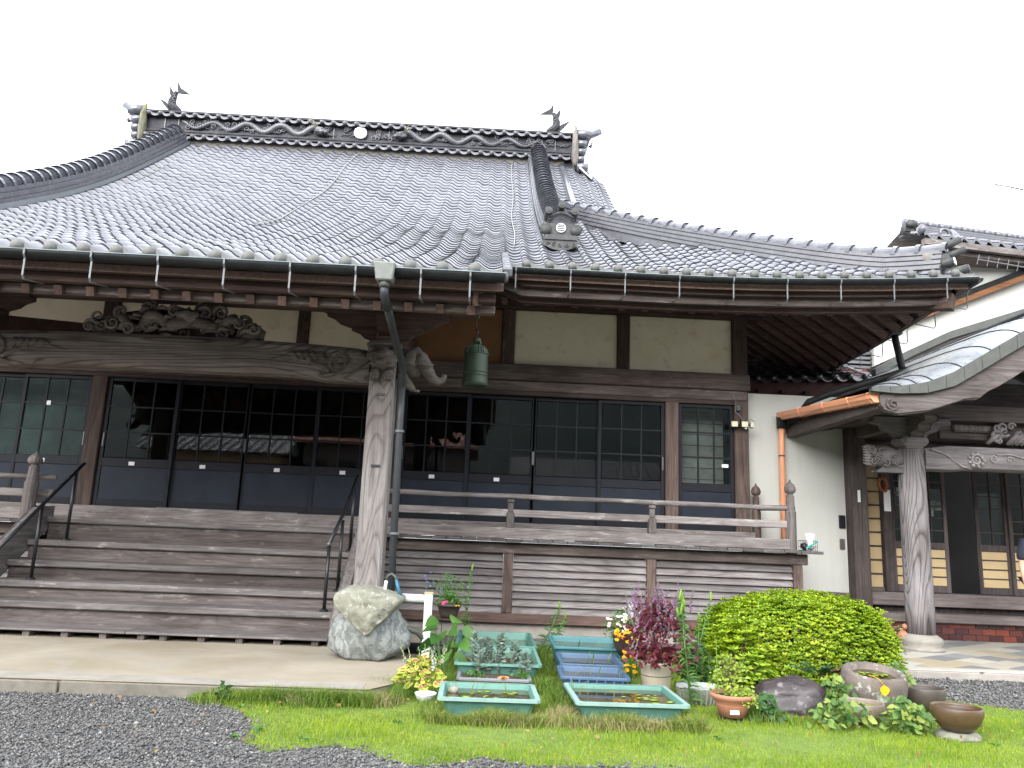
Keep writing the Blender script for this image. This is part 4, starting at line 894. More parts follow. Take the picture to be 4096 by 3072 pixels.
bp('rainwater_box','gut',4.54,4.66,11.70,11.84,3.16,3.36); MB().tube([(4.60,11.78,3.2),(4.60,11.80,2.9),(4.60,11.80,1.2)],.045,12).build('copper_downpipe',M['copper'],res,True); MB().tube([(4.60,11.8,2.72),(4.60,11.8,2.74)],.05,12).build('pipe_clip',M['black'],res)
# connecting corridor roof between hall and residence
M['tiledk']=tilemat('black_glazed_tile',(.03,.03,.033),(.06,.06,.065),.3)
cr=MB(); cr.add([(4.1,12.55,4.02),(6.5,12.55,4.16),(7.3,14.4,4.86),(4.1,14.4,4.78)],[(0,1,2,3)]); cr.prism([(4.1,3.72),(6.5,3.72),(6.5,4.17),(4.1,4.05)],12.6,12.75); CR=cr.build('corridor_roof',M['red'],res)
for k in range(9):
    for j in range(7):
        x=4.2+k*.262; y=12.52+j*.26; z=4.07+.006*k*3+j*.105; mb=MB()
        nT=len(TU); lo=[(x+u*.262,y,z+w*.8+.02) for u,w in zip(TU,TW)]; hi=[(x+u*.262,y+.29,z+w*.8+.10) for u,w in zip(TU,TW)]; bo=[(a,b_,c_-.02) for a,b_,c_ in lo]
        mb.add(lo+hi+bo,[(i,i+1,nT+i+1,nT+i) for i in range(nT-1)]+[(2*nT+i,2*nT+i+1,i+1,i) for i in range(nT-1)]); mb.build('roof_tile',M['tiledk'],CR,True)
EMk=EM.copy(); EMk.materials.clear(); EMk.materials.append(M['tiledk'])
for k in range(9): link('eave_tile',EMk,CR,loc=(4.2+k*.262,12.5,4.05+.018*k)).scale=(.88,1,.85)
for k in range(4): bp('rafter_end','dkz',4.5+k*.4,4.57+k*.4,12.5,12.6,3.86,3.93,bevel=0)
for k in range(4): MB().box(5.3,7.4,14.1,14.4,4.75+k*.09,4.80+k*.09).build('ridge_course',M['tiledk'],CR)
MB().tube([(5.3,14.25,5.13),(7.4,14.25,5.15)],.09,8).build('ridge_cap_tile',M['tiledk'],CR)
# steep verge of the roof behind the porch
vp=[(6.5,4.36),(7.1,4.71),(7.84,5.08),(9.2,5.56),(10.5,6.0)]
for (nm,mm,dz,h,y0,y1) in (('verge_band','pat',0,.13,12.45,12.6),('verge_board','dkx',-.13,.12,12.5,12.6),('verge_board','shx',-.25,.12,12.54,12.62),('gable_wall','dkx',-.37,.1,12.58,12.64)):
    MB().prism([(x,z+dz) for x,z in vp]+[(x,z+dz-h) for x,z in reversed(vp)],y0,y1).build(nm,M[mm],res)
MB().prism([(x,z-.02) for x,z in vp[1:]]+[(10.5,4.5),(7.2,4.4)],12.7,14.0).build('rear_roof_body',M['dkx'],res)
bp('ridge_tube','gut',7.3,7.9,9.6,12.4,4.55,4.66,bevel=.03)
# fixtures
bp('intercom','black',5.50,5.60,11.87,11.898,1.66,1.86); bp('vent_plate','wgz',5.50,5.58,11.88,11.898,1.34,1.50); bp('name_plate','papers',5.70,5.74,11.645,11.658,2.06,2.24,bevel=0)
bp('paper_notice','papers',6.20,6.30,11.825,11.838,1.95,2.28,bevel=0)
sh=MB(); sh.tube([(6.17,11.8,2.46),(6.12,11.8,2.42),(6.11,11.8,2.34),(6.15,11.8,2.26),(6.21,11.8,2.26),(6.24,11.8,2.34),(6.22,11.8,2.43),(6.17,11.8,2.46)],.028,6); sh.build('orange_hanging_tag',plain('orange_wood_tag',(.20,.055,.018),.6),res,True)
MB().tube([(5.98,11.2,2.62),(6.0,11.22,2.45),(6.04,11.25,2.2),(6.08,11.28,1.9)],[.003,.02,.018,.012],6).build('hanging_cord',M['gut'],res)
# ---------------- big white house behind
hb=thing('rear_house','tall white house with brown trim and tiled ridge behind the entrance building','house',(11,15,0))
MB().box(7.3,16,14.02,22,0,7.1).build('wall',M['white'],hb)
MB().bar((7.0,13.96,5.26),(12.5,13.96,7.62),.10,.20,(0,1,0)).build('trim_board',wood('orange_brown_trim',(.34,.16,.07),(.15,.07,.035),'x',.6,sat=1),hb)
MB().bar((7.0,13.95,5.37),(12.5,13.95,7.73),.12,.03,(0,1,0)).build('trim_cap',M['gut'],hb)
o=MB(); o.add([(7.9,13.2,7.12),(16,14.4,7.12),(16,16,7.8),(8.3,14.6,7.8)],[(0,1,2,3)]); o.add([(8.3,14.6,7.8),(16,16,7.8),(16,18,7.0),(8.0,17,7.0)],[(0,1,2,3)]); o.bar((7.95,13.25,7.02),(16,14.45,7.02),.10,.12); o.bar((7.95,13.6,6.92),(16,14.8,6.92),.5,.08); hr=o.build('roof',M['wgx'],hb)
for k in range(20):
    x=7.95+k*.262; y=13.2+k*.0388; MB().add([(x+u*.26,y+u*.0388,7.13+w) for u,w in zip(TU,TW)]+[(x+u*.26+.02,y+.5+u*.03,7.34+w) for u,w in zip(TU,TW)]+[(x+u*.26,y+u*.0388,7.07+w) for u,w in zip(TU,TW)],[(i,i+1,10+i,9+i) for i in range(8)]+[(18+i,19+i,i+1,i) for i in range(8)]).build('eave_tile',M['tiled'],hr)
for k in range(4): o=MB().bar((8.35,14.55,7.72+k*.055),(16,15.9,7.72+k*.055),.34-.03*k,.042).build('ridge_course',M['tiled'],hr)
for k in range(20): x=8.35+k*.27; MB().tube([(x,14.55+k*.0477,7.98),(x+.24,14.55+k*.0477+.04,7.98)],[.085,.075],8).build('ridge_cap_tile',M['tiled'],hr,True)
MB().prism([(8.25,7.7),(8.28,7.88),(8.36,7.97),(8.46,7.94),(8.52,7.82),(8.48,7.7)],14.35,14.55).blob((8.38,14.34,7.86),(.10,.06,.10),2,.6,3,3).spiral((8.5,14.33,7.78),.07,1.4,.025).build('ridge_end_ornament',M['oni'],hr,True); MB().blob((7.95,13.3,7.28),(.07,.12,.1),2,.2,2,3).build('verge_end_tile',M['tiled'],hr,True)
mbw=MB(); mbw.spiral((8.95,14.2,7.62),.14,1.2,.045,a0=-1); mbw.tube([(8.7,13.9,7.2),(8.95,13.95,7.35),(9.06,14.0,7.5),(9.03,14.1,7.66)],[.04,.07,.07,.03],8); mbw.build('wave_ornament',M['tile'],hr,True)
# antennas
for nm,lab,p0,p1,px_ in (('tv_antenna','thin rod television antenna high above the white house roof',(9.95,14,8.65),(11.2,14.25,8.62),11.0),('tv_antenna','comb shaped television antenna in front of the white house wall',(9.0,13.3,6.75),(11.4,13.5,6.55),11.2)):
    a=thing(nm,lab,'antenna',(px_,14.1,7.3)); MB().tube([p0,p1],.012,6).build('boom',M['galv'],a); MB().tube([(px_,14.1,7.3),(px_,14.1,8.9)] if p0[2]>8 else [(px_,13.42,6.56),(px_,13.9,6.56)],.016,6).build('mast',M['galv'],a)
    for k in range(12):
        p=Vector(p0).lerp(Vector(p1),k/12); MB().tube([p+Vector((0,-.14,.0)),p+Vector((0,.14,.0))] if p0[2]>8 else [p+Vector((-.03,0,-.10)),p+Vector((.03,0,.10))],.007,5).build('element',M['galv'],a)
# porch floor with coloured stone tiles
pf=MB().box(4.55,9.8,8.60,11.62,-.03,.088).build('porch_pavement',M['concg'],kind='structure',bevel=.01)
tcol=[stonemat('paving_%d'%i,tuple(x*.85 for x in c),c,4,.6,bmp=.1) for i,c in enumerate(((.36,.33,.27),(.24,.24,.235),(.34,.29,.20),(.41,.39,.34),(.18,.18,.18)))]
tm_=[MB().box(-.22,.22,-.145,.145,0,.012).mesh('paving_stone',m_) for m_ in tcol]; rr=random.Random(9); n_=0
for i in range(-3,18):
    for j in range(-14,14):
        u=i*.45+(.22 if j%2 else 0); w=j*.30; x=5.2+(u*cos(.6)-w*sin(.6)); y=8.2+(u*sin(.6)+w*cos(.6))
        if 4.8<x<9.6 and 8.82<y<11.35: o=link('paving_stone',rr.choice(tm_),pf,loc=(x,y,.088)); o.rotation_euler.z=.6
boxpart('edge_stone',tcol[3],pf,4.56,9.79,8.605,8.80,.089,.101,.004)
# ================================================================== objects about the hall
# handrails on the steps
def handrail(lab,posts,rail):
    h=thing('stair_handrail',lab,'handrail',posts[0][:3])
    for x,y,z0,z1 in posts:
        MB().tube([(x,y,z0),(x,y,z1)],.02,10).build('baluster',M['black'],h,True); MB().lathe([(.001,0),(.055,0),(.05,.014),(.025,.03),(.001,.03)],(x,y,z0),12).build('base_flange',M['black'],h,True)
    MB().tube(rail,.022,10).build('rail',M['black'],h,True); MB().blob(rail[0],.026,1,0,1,0).build('rail_end',M['galv'],h,True)
    return h
handrail('black metal handrail on the steps beside the pale grained pillar',[(-1.745,9.06,.424,1.16),(-1.70,9.55,.612,1.45),(-1.69,10.15,1.06,1.98)],[(-1.745,9.04,1.17),(-1.70,9.55,1.53),(-1.67,10.22,2.03)])
handrail('black metal handrail on the steps beside the newel post with grey rails',[(-5.30,9.55,.612,1.52),(-5.27,10.15,1.06,1.94)],[(-5.25,10.28,2.05),(-5.29,9.5,1.46),(-5.32,8.6,.80)])
# bell
bl=thing('hanging_bell','green bronze temple bell with studded shoulder hanging under the eave','bell',(-.17,8.8,3.03))
MB().lathe([(.001,.50),(.06,.495),(.10,.475),(.128,.44),(.138,.40),(.140,.30),(.142,.10),(.150,.03),(.152,0),(.135,0),(.125,.1),(.12,.38),(.001,.42)],(-.17,8.8,3.03),28).build('bell_body',M['bronze'],bl,True)
for z,r in ((.125,.146),(.165,.145),(.385,.142),(.03,.153)): MB().lathe([(r-.01,-.006),(r+.003,-.004),(r+.003,.004),(r-.01,.006)],(-.17,8.8,3.03+z),28).build('band',M['bronze'],bl,True)
sb=MB().blob((0,0,0),(.013,.013,.013),1,0,1,0).mesh('stud',M['bronze'],True)
for g_ in range(4):
    for i in range(3):
        for j in range(4):
            a=g_*pi/2+.45+(i-1)*.22; z=.405+j*.02; r=.138-.012*j*.6-(.012 if j>2 else 0); link('stud',sb,bl,loc=(-.17+r*cos(a),8.8+r*sin(a),3.03+z))
MB().tube([(-.205,8.8,3.52),(-.205,8.8,3.57),(-.17,8.8,3.60),(-.135,8.8,3.57),(-.135,8.8,3.52)],.018,8).blob((-.17,8.8,3.585),(.05,.03,.03),2,.5,3,2).build('dragon_loop',M['bronze'],bl,True)
MB().tube([(-.17,8.8,3.59),(-.168,8.8,3.66),(-.16,8.8,3.70),(-.175,8.8,3.72),(-.185,8.8,3.70)],.007,6).tube([(-.185,8.8,3.69),(-.19,8.8,3.88)],.005,6).build('hook',M['black'],bl,True)
# sensor light on the corner post
sl=thing('sensor_light','three headed security light on the brown corner post of the hall','light',(3.93,11.6,3.16))
lens=plain('light_lens',(.62,.58,.36),.3,.1,60)
for dx,w,dy in ((-.15,.11,-.06),(.0,.11,-.08),(.125,.065,-.05)):
    b_=MB().box(3.93+dx-w/2,3.93+dx+w/2,11.6+dy,11.6+dy+.04,3.11,3.21).build('lamp_head',M['black'],sl,bevel=.012); MB().box(3.93+dx-w/2+.006,3.93+dx+w/2-.006,11.6+dy-.008,11.6+dy+.0,3.118,3.202).build('lens',lens,b_,bevel=.006)
    for i in range(3):
        for j in range(3): MB().blob((3.93+dx+(i-1)*w*.27,11.6+dy-.01,3.16+(j-1)*.026),(.008,.005,.009),1,0,1,0).build('led',M['pale'],b_,True)
MB().box(3.90,3.98,11.6,11.66,3.18,3.24).tube([(3.78,11.6,3.13),(3.9,11.6,3.15),(4.06,11.6,3.16)],.014,6).build('mount',M['black'],sl); MB().blob((3.95,11.53,3.10),(.022,.022,.015),1,0,1,0).build('sensor',M['pale'],sl,True)
MB().tube([(3.99,11.6,3.22),(4.05,11.59,3.25),(4.10,11.59,3.22),(4.10,11.6,3.16)],.006,5).build('cable',M['galv'],sl)
jb=thing('junction_box','grey cable junction box above the security light on the post','box',(3.86,11.62,3.40))
MB().box(3.83,3.90,11.60,11.66,3.38,3.48).build('cover',M['pat'],jb,bevel=.006); MB().tube([(3.79,11.64,4.0),(3.795,11.63,3.6),(3.83,11.63,3.5),(3.82,11.62,3.36),(3.86,11.62,3.33),(3.9,11.61,3.28),(3.95,11.6,3.2)],.006,5).build('cable',M['galv'],jb)
sc=thing('small_camera','small white camera under the dark red corridor fascia','camera',(4.15,12.58,3.76)); MB().box(4.12,4.19,12.5,12.58,3.73,3.77).build('camera_body',M['papers'],sc,bevel=.006); MB().tube([(4.15,12.55,3.77),(4.12,12.58,3.82),(4.07,12.59,3.8)],.006,5).build('camera_arm',M['black'],sc)
# wire basket on the veranda end
bk=thing('wire_basket','black wire basket of bags standing on the veranda corner','basket',(4.50,10.72,1.303))
w=MB()
for z in (1.308,1.36,1.44): w.tube([(4.41,10.62,z),(4.60,10.62,z),(4.60,10.80,z),(4.41,10.80,z),(4.41,10.62,z)],.0035,5)
for k in range(8):
    for y in (10.62,10.80): w.tube([(4.41+.19*k/7,y,1.306),(4.41+.19*k/7,y,1.44)],.0025,4)
w.build('wire_frame',M['black'],bk); MB().blob((4.45,10.71,1.36),(.05,.06,.055),2,.4,3,2).build('black_bag',M['black'],bk,True); MB().blob((4.54,10.71,1.37),(.05,.06,.06),2,.3,3,3).build('white_bag',M['papers'],bk,True)
MB().add([(4.50,10.70,1.42),(4.56,10.70,1.40),(4.60,10.69,1.53),(4.55,10.72,1.545),(4.47,10.70,1.535),(4.53,10.74,1.42)],[(0,1,2,3),(0,3,4),(1,5,3,2),(5,0,4,3)]).build('bag_top',M['papers'],bk); MB().bar((4.44,10.62,1.34),(4.61,10.63,1.43),.01,.02).build('teal_handle',plain('teal_plastic',(.03,.35,.28),.4),bk)
# ================================================================== yard: stone fountain, pipes
s1=MB().blob((-1.08,8.05,.32),(.385,.33,.31),4,.24,1.5,11,fn=lambda q,d:Vector((q.x,q.y,max(-.21,q.z)))).build('swirl_stone',stonemat('swirled_marble',(.085,.095,.092),(.20,.215,.205),7,.7,vein=(.27,.285,.27),bmp=.8),smooth=True)
tag(s1,'grey and white swirled boulder carrying the carved stone basin','boulder')
def taper(q,d): k=.62+.46*max(0,(d.z+.6)/1.6); return Vector((q.x*k*1.12+.06*d.z*0,q.y*k,q.z if d.z<.55 else q.z*.82))
cs=thing('stone_basin','pale wedge shaped stone basin with carved characters on its face','stone basin',(-1.08,8.0,.42))
P=[(-1.41,.70),(-1.38,.61),(-1.28,.52),(-1.17,.42),(-1.08,.345),(-1.03,.36),(-.95,.45),(-.86,.54),(-.77,.64),(-.735,.70),(-.80,.735),(-.95,.765),(-1.08,.795),(-1.20,.80),(-1.32,.78),(-1.38,.745)]
def prad(a):
    best=.1; dx,dz=cos(a),sin(a)
    for (x1,z1),(x2,z2) in zip(P,P[1:]+P[:1]):
        x1-=-1.08; x2-=-1.08; z1-=.60; z2-=.60; den=dx*(z2-z1)-dz*(x2-x1)
        if abs(den)<1e-9: continue
        tt=(x1*(z2-z1)-z1*(x2-x1))/den; uu=(x1*dz-z1*dx)/den
        if tt>0 and -.001<=uu<=1.001: best=max(best,tt)
    return best
def basinfn(q,d):
    a=math.atan2(d.z,d.x); rh=math.hypot(d.x,d.z); y=math.copysign(abs(d.y)**.55,d.y)*.30; rr_=prad(a)*min(1,(rh/.62))**.9*(1-.10*max(0,-d.y)) if rh>1e-6 else 0
    k=1+.05*noise.noise(d*3.3)+.03*noise.noise(d*8); front=.05 if d.y<0 else 0
    return Vector((cos(a)*rr_*k,y-.06*sin(a)*rr_*(1 if d.y<0 else 0)+.018*noise.noise(d*6),sin(a)*rr_*k))
M['pstone']=stonemat('pale_lichen_stone',(.12,.12,.088),(.27,.27,.215),9,.9,spots=(.36,.36,.31),bmp=.9)
cb=MB().blob((-1.08,7.87,.60),1,5,0,1,0,fn=basinfn).build('basin_stone',M['pstone'],cs,True)
stk=stonemat('incised_stone',(.07,.07,.055),(.12,.12,.095),6,.9); rk_=random.Random(6)
def stroke(par,pts): MB().tube([(x,7.583-.06*(z-.60),z) for x,z in pts],[.0015,.003,.0015][:len(pts)],4).build('carved_stroke',stk,par)
for cx,cz in ((-.90,.62),(-.94,.545),(-.99,.47),(-1.0,.60),(-1.03,.53)):
    for pts in ([(-.022,.016),(0,.018),(.024,.021)],[(.002,.028),(0,0),(-.006,-.026)],[(-.018,-.006),(0,-.004),(.02,0)],[(.004,-.004),(.014,-.016),(.026,-.024)]):
        a=rk_.uniform(-.5,.5); stroke(cb,[(cx+(p*cos(a)-q*sin(a))+rk_.uniform(-.004,.004),cz+p*sin(a)+q*cos(a)) for p,q in pts])
wp=plain('white_pvc',(.62,.62,.62),.35,.03); pp=thing('white_pipe_stand','white square pipe stand feeding the stone basin','pipe',(-.515,8.1,0))
MB().box(-.555,-.475,8.06,8.14,.0,.735).build('upright',wp,pp,bevel=.006); MB().tube([(-.90,8.10,.685),(-.55,8.10,.685)],.042,14).build('spout',wp,pp,True); MB().box(-.56,-.47,8.055,8.145,.735,.75).build('cap',plain('tan_wood_cap',(.42,.30,.17),.7),pp)
hs_=thing('tap_hose','clear and blue hose curling over the stone basin','hose',(-.93,8.0,.7))
MB().tube([(-.95,7.97,.68),(-.945,7.97,.80),(-.94,7.97,.855)],.016,8).build('tap',M['papers'],hs_,True); MB().tube([(-.94,7.97,.85),(-.925,7.96,.905),(-.885,7.95,.925),(-.85,7.94,.90),(-.835,7.93,.865)],.013,8).build('clear_hose',M['pat'],hs_,True); MB().tube([(-.838,7.93,.872),(-.815,7.92,.80),(-.785,7.91,.72)],.017,8).build('blue_hose',plain('blue_hose',(.03,.13,.22),.4),hs_,True)
gh=thing('corrugated_hose','grey corrugated drain hose behind the swirled boulder','hose',(-.6,8.2,.2)); pts=[(-.80,8.0,.40),(-.70,8.02,.395),(-.60,8.05,.36),(-.53,8.10,.28),(-.50,8.2,.16)]
MB().tube([Vector(pts[min(int(t_),3)]).lerp(Vector(pts[min(int(t_)+1,4)]),t_-int(t_)) for t_ in [i*.1 for i in range(40)]],[.026+(.004 if i%2 else 0) for i in range(40)],8).build('hose_body',M['pat'],gh,True); MB().tube([(-.84,8.0,.405),(-.78,8.0,.40)],.03,8).build('hose_collar',M['black'],gh,True)
bp_=MB().tube([(-.75,8.35,.17),(-.3,8.3,.16)],.055,12).build('black_pipe',M['black'],smooth=True); tag(bp_,'short black drain pipe lying behind the swirled boulder','pipe')
# ================================================================== trays
M['water']=None
mw,t,b=newmat('murky_water'); b.inputs['Base Color'].default_value=(.030,.024,.012,1); b.inputs['Roughness'].default_value=.04; b.inputs['Specular IOR Level'].default_value=.6
g=noi(t,coords(t),4,5,.6); t.links.new(ramp(t,g,[(.35,(.018,.014,.008)),(.6,(.07,.055,.02)),(.75,(.12,.09,.03))]),b.inputs['Base Color']); bump(t,b,noi(t,coords(t),9,2),.02,.01); M['water']=mw
def plas(n,c): return stonemat(n,tuple(x*.85 for x in c),tuple(min(1,x*1.12) for x in c),7,.55,bmp=.05)
PG=plas('aged_green_plastic',(.075,.19,.15)); PGp=plas('pale_green_plastic',(.20,.31,.28)); PT=plas('teal_plastic_tray',(.045,.15,.16)); PB=plas('blue_plastic_crate',(.05,.095,.165)); PGr=plas('grey_plastic',(.18,.185,.20))
def tray(name,lab,x0,x1,y0,y1,h,mat,wl=.75,rim=.028,taper=.05,ribs=0,rot=0,rimmat=None,z0=0,cat='tray',water=True,group=None):
    cx,cy=(x0+x1)/2,(y0+y1)/2; a,b2=(x1-x0)/2,(y1-y0)/2; T=thing(name,lab,cat,(cx,cy,z0),group)
    def ring(ax,bx,z,ch=.025): return [(-ax+ch,-bx,z),(ax-ch,-bx,z),(ax,-bx+ch,z),(ax,bx-ch,z),(ax-ch,bx,z),(-ax+ch,bx,z),(-ax,bx-ch,z),(-ax,-bx+ch,z)]
    rg=[ring(a-rim-taper,b2-rim-taper,0),ring(a-rim,b2-rim,h-.02),ring(a,b2,h-.022),ring(a,b2,h-.006),ring(a-.004,b2-.004,h),ring(a-rim-.004,b2-rim-.004,h),ring(a-rim-.01,b2-rim-.01,h-.01),ring(a-rim-taper-.006,b2-rim-taper-.006,.015)]
    vs=[p for r in rg for p in r]; n=8; fs=[(i*n+k,i*n+(k+1)%n,(i+1)*n+(k+1)%n,(i+1)*n+k) for i in range(len(rg)-1) for k in range(n)]+[tuple(range(n))[::-1],tuple((len(rg)-1)*n+k for k in range(n))]
    c_,s_=cos(rot),sin(rot); tr=lambda p:(cx+p[0]*c_-p[1]*s_,cy+p[0]*s_+p[1]*c_,z0+p[2])
    lo=MB(); lo.add([tr(p) for p in vs],fs); lo.build('tub',mat,T)
    if rimmat: 
        r2=MB(); q=[ring(a+.002,b2+.002,h-.02),ring(a+.002,b2+.002,h+.001),ring(a-rim,b2-rim,h+.002)]; r2.add([tr(p) for r in q for p in r],[(i*n+k,i*n+(k+1)%n,(i+1)*n+(k+1)%n,(i+1)*n+k) for i in range(2) for k in range(n)]); r2.build('rim',rimmat,T)
    if ribs:
        for k in range(ribs): xx=-a+rim+.05+(2*a-2*rim-.1)*k/(ribs-1); MB().box(cx+xx-.006,cx+xx+.006,y0+.004,y0+rim+.01,z0+h-.11,z0+h-.02).build('rib',mat,T)
        MB().box(x0+.01,x1-.01,y0+.002,y0+rim,z0+h-.075,z0+h-.06).build('rib',mat,T)
    if water:
        r=ring(a-rim-.02,b2-rim-.02,h*wl); MB().add([tr(p) for p in r],[tuple(range(8))]).build('water',M['water'],T)
    return T
TR=[tray('water_tray','long green water tray against the foundation, next to the hanging flower pot',-.24,.64,8.52,9.72,.20,PG,.6),
 tray('water_tray','long green water tray behind the row of silvery herb plants',-.195,.60,7.33,8.42,.20,PG,.75,rimmat=plas('green_rim',(.125,.26,.21)),rot=-.01),
 tray('herb_planter','low grey planter box holding silvery herbs and a pink rosette','planter' and -.17,.49,7.05,7.6,.12,PGr,.8,cat='planter',water=False),
 tray('water_tray','pale rimmed green water tray on the lawn in front of the grey planter',-.275,.478,5.95,6.58,.17,PG,.78,.035,rimmat=PGp,rot=.012),
 tray('water_tray','tall teal water tray against the foundation beside the marigolds',.775,1.545,8.08,8.99,.27,PT,.78,rot=-.01),
 tray('water_tray','small blue ribbed crate of water between teal tray and larger blue crate',.775,1.375,7.36,8.06,.22,PB,.8,ribs=7,rot=-.02),
 tray('water_tray','deep blue ribbed crate of water beside the cream flower pot',.71,1.30,6.70,7.26,.22,PB,.8,ribs=7,rot=-.03),
 tray('water_tray','wide pale green water tray with lily pads in front of the cream pot',.735,1.585,5.95,6.72,.17,PG,.82,.035,rimmat=PGp,rot=.02)]
# ================================================================== pots, bowls, stones
def pot(par,c,prof,mat,n=24,name='pot'): return MB().lathe(prof,c,n).build(name,mat,par,True)
SOIL=stonemat('potting_soil',(.03,.022,.016),(.07,.05,.035),18,.95,bmp=.6)
def bowl(name,lab,cat,c,ro,h,mat,foot=.55,wl=.8,liquid=None):
    T=thing(name,lab,cat,c); pot(T,c,[(.001,0),(ro*foot,0),(ro*.86,h*.35),(ro*1.0,h*.75),(ro*.97,h*.96),(ro*.96,h),(ro*.90,h),(ro*.89,h*.9),(ro*.85,h*.5),(.001,h*.3)],mat,28)
    MB().lathe([(.001,h*wl-.002),(ro*.89,h*wl-.002),(ro*.89,h*wl),(.001,h*wl)],c,24).build('water' if liquid is None else 'soil',liquid or M['water'],T); return T
gb=stonemat('tan_glazed_bowl',(.13,.10,.075),(.24,.195,.15),6,.5,bmp=.1); bb=stonemat('brown_glazed_bowl',(.055,.032,.017),(.11,.065,.034),5,.35,bmp=.08); db=stonemat('dark_bowl',(.045,.036,.03),(.09,.072,.06),6,.5,bmp=.1)
bowl('water_bowl','tan ribbed bowl of water against the lichened stone mortar','bowl',(3.075,6.38,.0),.172,.165,gb)
bowl('water_bowl','dark brown bowl of water behind the trailing leaves by the stone mortar','bowl',(3.90,6.95,0),.18,.20,db)
bsn=MB().blob((3.60,5.98,.02),(.16,.14,.05),2,.15,1.5,4).build('flat_stone',M['pstone'],smooth=True); tag(bsn,'flat pale stone under the wide brown glazed bowl','stone')
bowl('water_bowl','wide brown glazed bowl standing on a flat pale stone','bowl',(3.60,5.98,.06),.182,.17,bb)
rk=MB().blob((2.66,6.75,.07),(.33,.24,.19),4,.22,1.5,6,fn=lambda q,d:Vector((q.x,q.y,max(-.09,q.z)))).build('dark_rock',stonemat('wet_purple_rock',(.020,.015,.016),(.055,.042,.042),7,.4,spots=(.15,.13,.13),bmp=.6),smooth=True); tag(rk,'dark wet purplish rock in front of the round green bush','rock')
mo=thing('stone_mortar','lichened hollow stone mortar holding water and lily pads','mortar',(3.40,6.86,0))
MB().lathe([(.001,0),(.21,0),(.25,.10),(.265,.25),(.255,.33),(.235,.345),(.19,.335),(.17,.27),(.001,.24)],(3.40,6.86,0),30).build('mortar_stone',stonemat('lichened_mortar_stone',(.07,.055,.046),(.17,.14,.12),5,.85,spots=(.36,.40,.34),bmp=.7),mo,True)
mo.rotation_euler.x=.16
MB().lathe([(.001,.295),(.182,.295),(.182,.297),(.001,.297)],(3.40,6.86,0),24).build('water',M['water'],mo)
tb=MB().lathe([(.001,0),(.16,0),(.20,.13),(.21,.14),(.20,.145),(.185,.13),(.001,.12)],(1.93,6.95,0),24)
for i,vv in enumerate(tb.v): tb.v[i]=(1.93+(vv[0]-1.93)*1.0,6.95+(vv[1]-6.95)*.8,vv[2])
tbo=thing('white_tub','white ribbed oval tub half hidden beside the lily stems','tub',(1.93,6.95,0)); tb.build('tub',plain('white_tub_plastic',(.36,.38,.36),.5,.1),tbo,True)
for k in range(26): a=2*pi*k/26; MB().bar((1.93+.165*cos(a),6.95+.132*sin(a),.01),(1.93+.2*cos(a),6.95+.16*sin(a),.125),.014,.008).build('rib',M['concg'],tbo)
# ================================================================== plants
GR=leafmat('leaf_green',[(.035,.10,.018),(.07,.17,.03),(.11,.23,.045)]); GD=leafmat('leaf_dark_green',[(.02,.065,.015),(.045,.11,.025),(.06,.14,.035)]); GY=leafmat('leaf_yellow_green',[(.17,.28,.03),(.27,.38,.05),(.36,.42,.07)])
GS=leafmat('leaf_silver',[(.20,.27,.22),(.10,.17,.13),(.28,.34,.28)],.7); GP=leafmat('leaf_pale',[(.45,.50,.46),(.60,.64,.60)],.8); RD=leafmat('leaf_burgundy',[(.05,.008,.014),(.10,.014,.024),(.17,.028,.034)],.5,.2)
PU=leafmat('flower_purple',[(.26,.10,.26),(.38,.20,.38),(.22,.05,.16)],.7); YE=leafmat('flower_yellow',[(.75,.38,.01),(.80,.50,.02)],.6); WH=leafmat('flower_white',[(.75,.76,.72),(.82,.82,.80)],.6); PK=leafmat('flower_pink',[(.62,.06,.20),(.7,.12,.3)],.6); BU=leafmat('flower_blue',[(.12,.16,.55),(.2,.26,.65)],.6)
BUD=leafmat('lily_bud',[(.12,.24,.02),(.18,.30,.035)],.45,.2); STM=plain('green_stem',(.07,.14,.03),.6,.3); STB=plain('brown_stem',(.09,.06,.04),.8,.3); CORE=leafmat('leaf_pink_centre',[(.42,.08,.12),(.55,.18,.2)],.5); VAR=leafmat('leaf_lime_variegated',[(.42,.52,.05),(.55,.60,.14),(.32,.45,.04)],.5); TAN=leafmat('leaf_bronze',[(.32,.17,.08),(.42,.26,.12),(.28,.10,.06)],.5)
BLADE=leafmat('blade_olive',[(.13,.20,.035),(.20,.27,.06),(.26,.26,.10)],.6)
rp=random.Random(33)
def rd(el0,el1,rr=rp):
    a=rr.uniform(0,2*pi); e=R(rr.uniform(el0,el1)); return Vector((cos(a)*cos(e),sin(a)*cos(e),sin(e)))
def lily(T,base,top,buds=0,leafL=.14,n=70,w=.012):
    b,tp=Vector(base),Vector(top); s=MB(); mid=b.lerp(tp,.55)+Vector((rp.uniform(-.02,.02),0,0)); s.tube([b,mid,tp],[.010,.008,.006],6).build('stem',STM,T,True)
    l=MB()
    for i in range(n):
        q=(i/n)**.8; p=b.lerp(mid,q/.55) if q<.55 else mid.lerp(tp,(q-.55)/.45); k=(1-.75*q); d=rd(5,45); l.leaf(p,d,leafL*k*rp.uniform(.8,1.25),w*1.25,droop=.5,fold=.2)
    l.build('foliage',GR,T,True,kind='stuff')
    for i in range(buds):
        d=Vector((rp.uniform(-.25,.25),rp.uniform(-.25,.25),1)).normalized(); p0=tp+Vector((rp.uniform(-.02,.02),rp.uniform(-.02,.02),-.03*i)); p1=p0+d*.10
        MB().tube([p0,p0+d*.02,p0+d*.05,p1-d*.01,p1],[.005,.011,.014,.010,.003],7).build('bud',BUD,T,True)
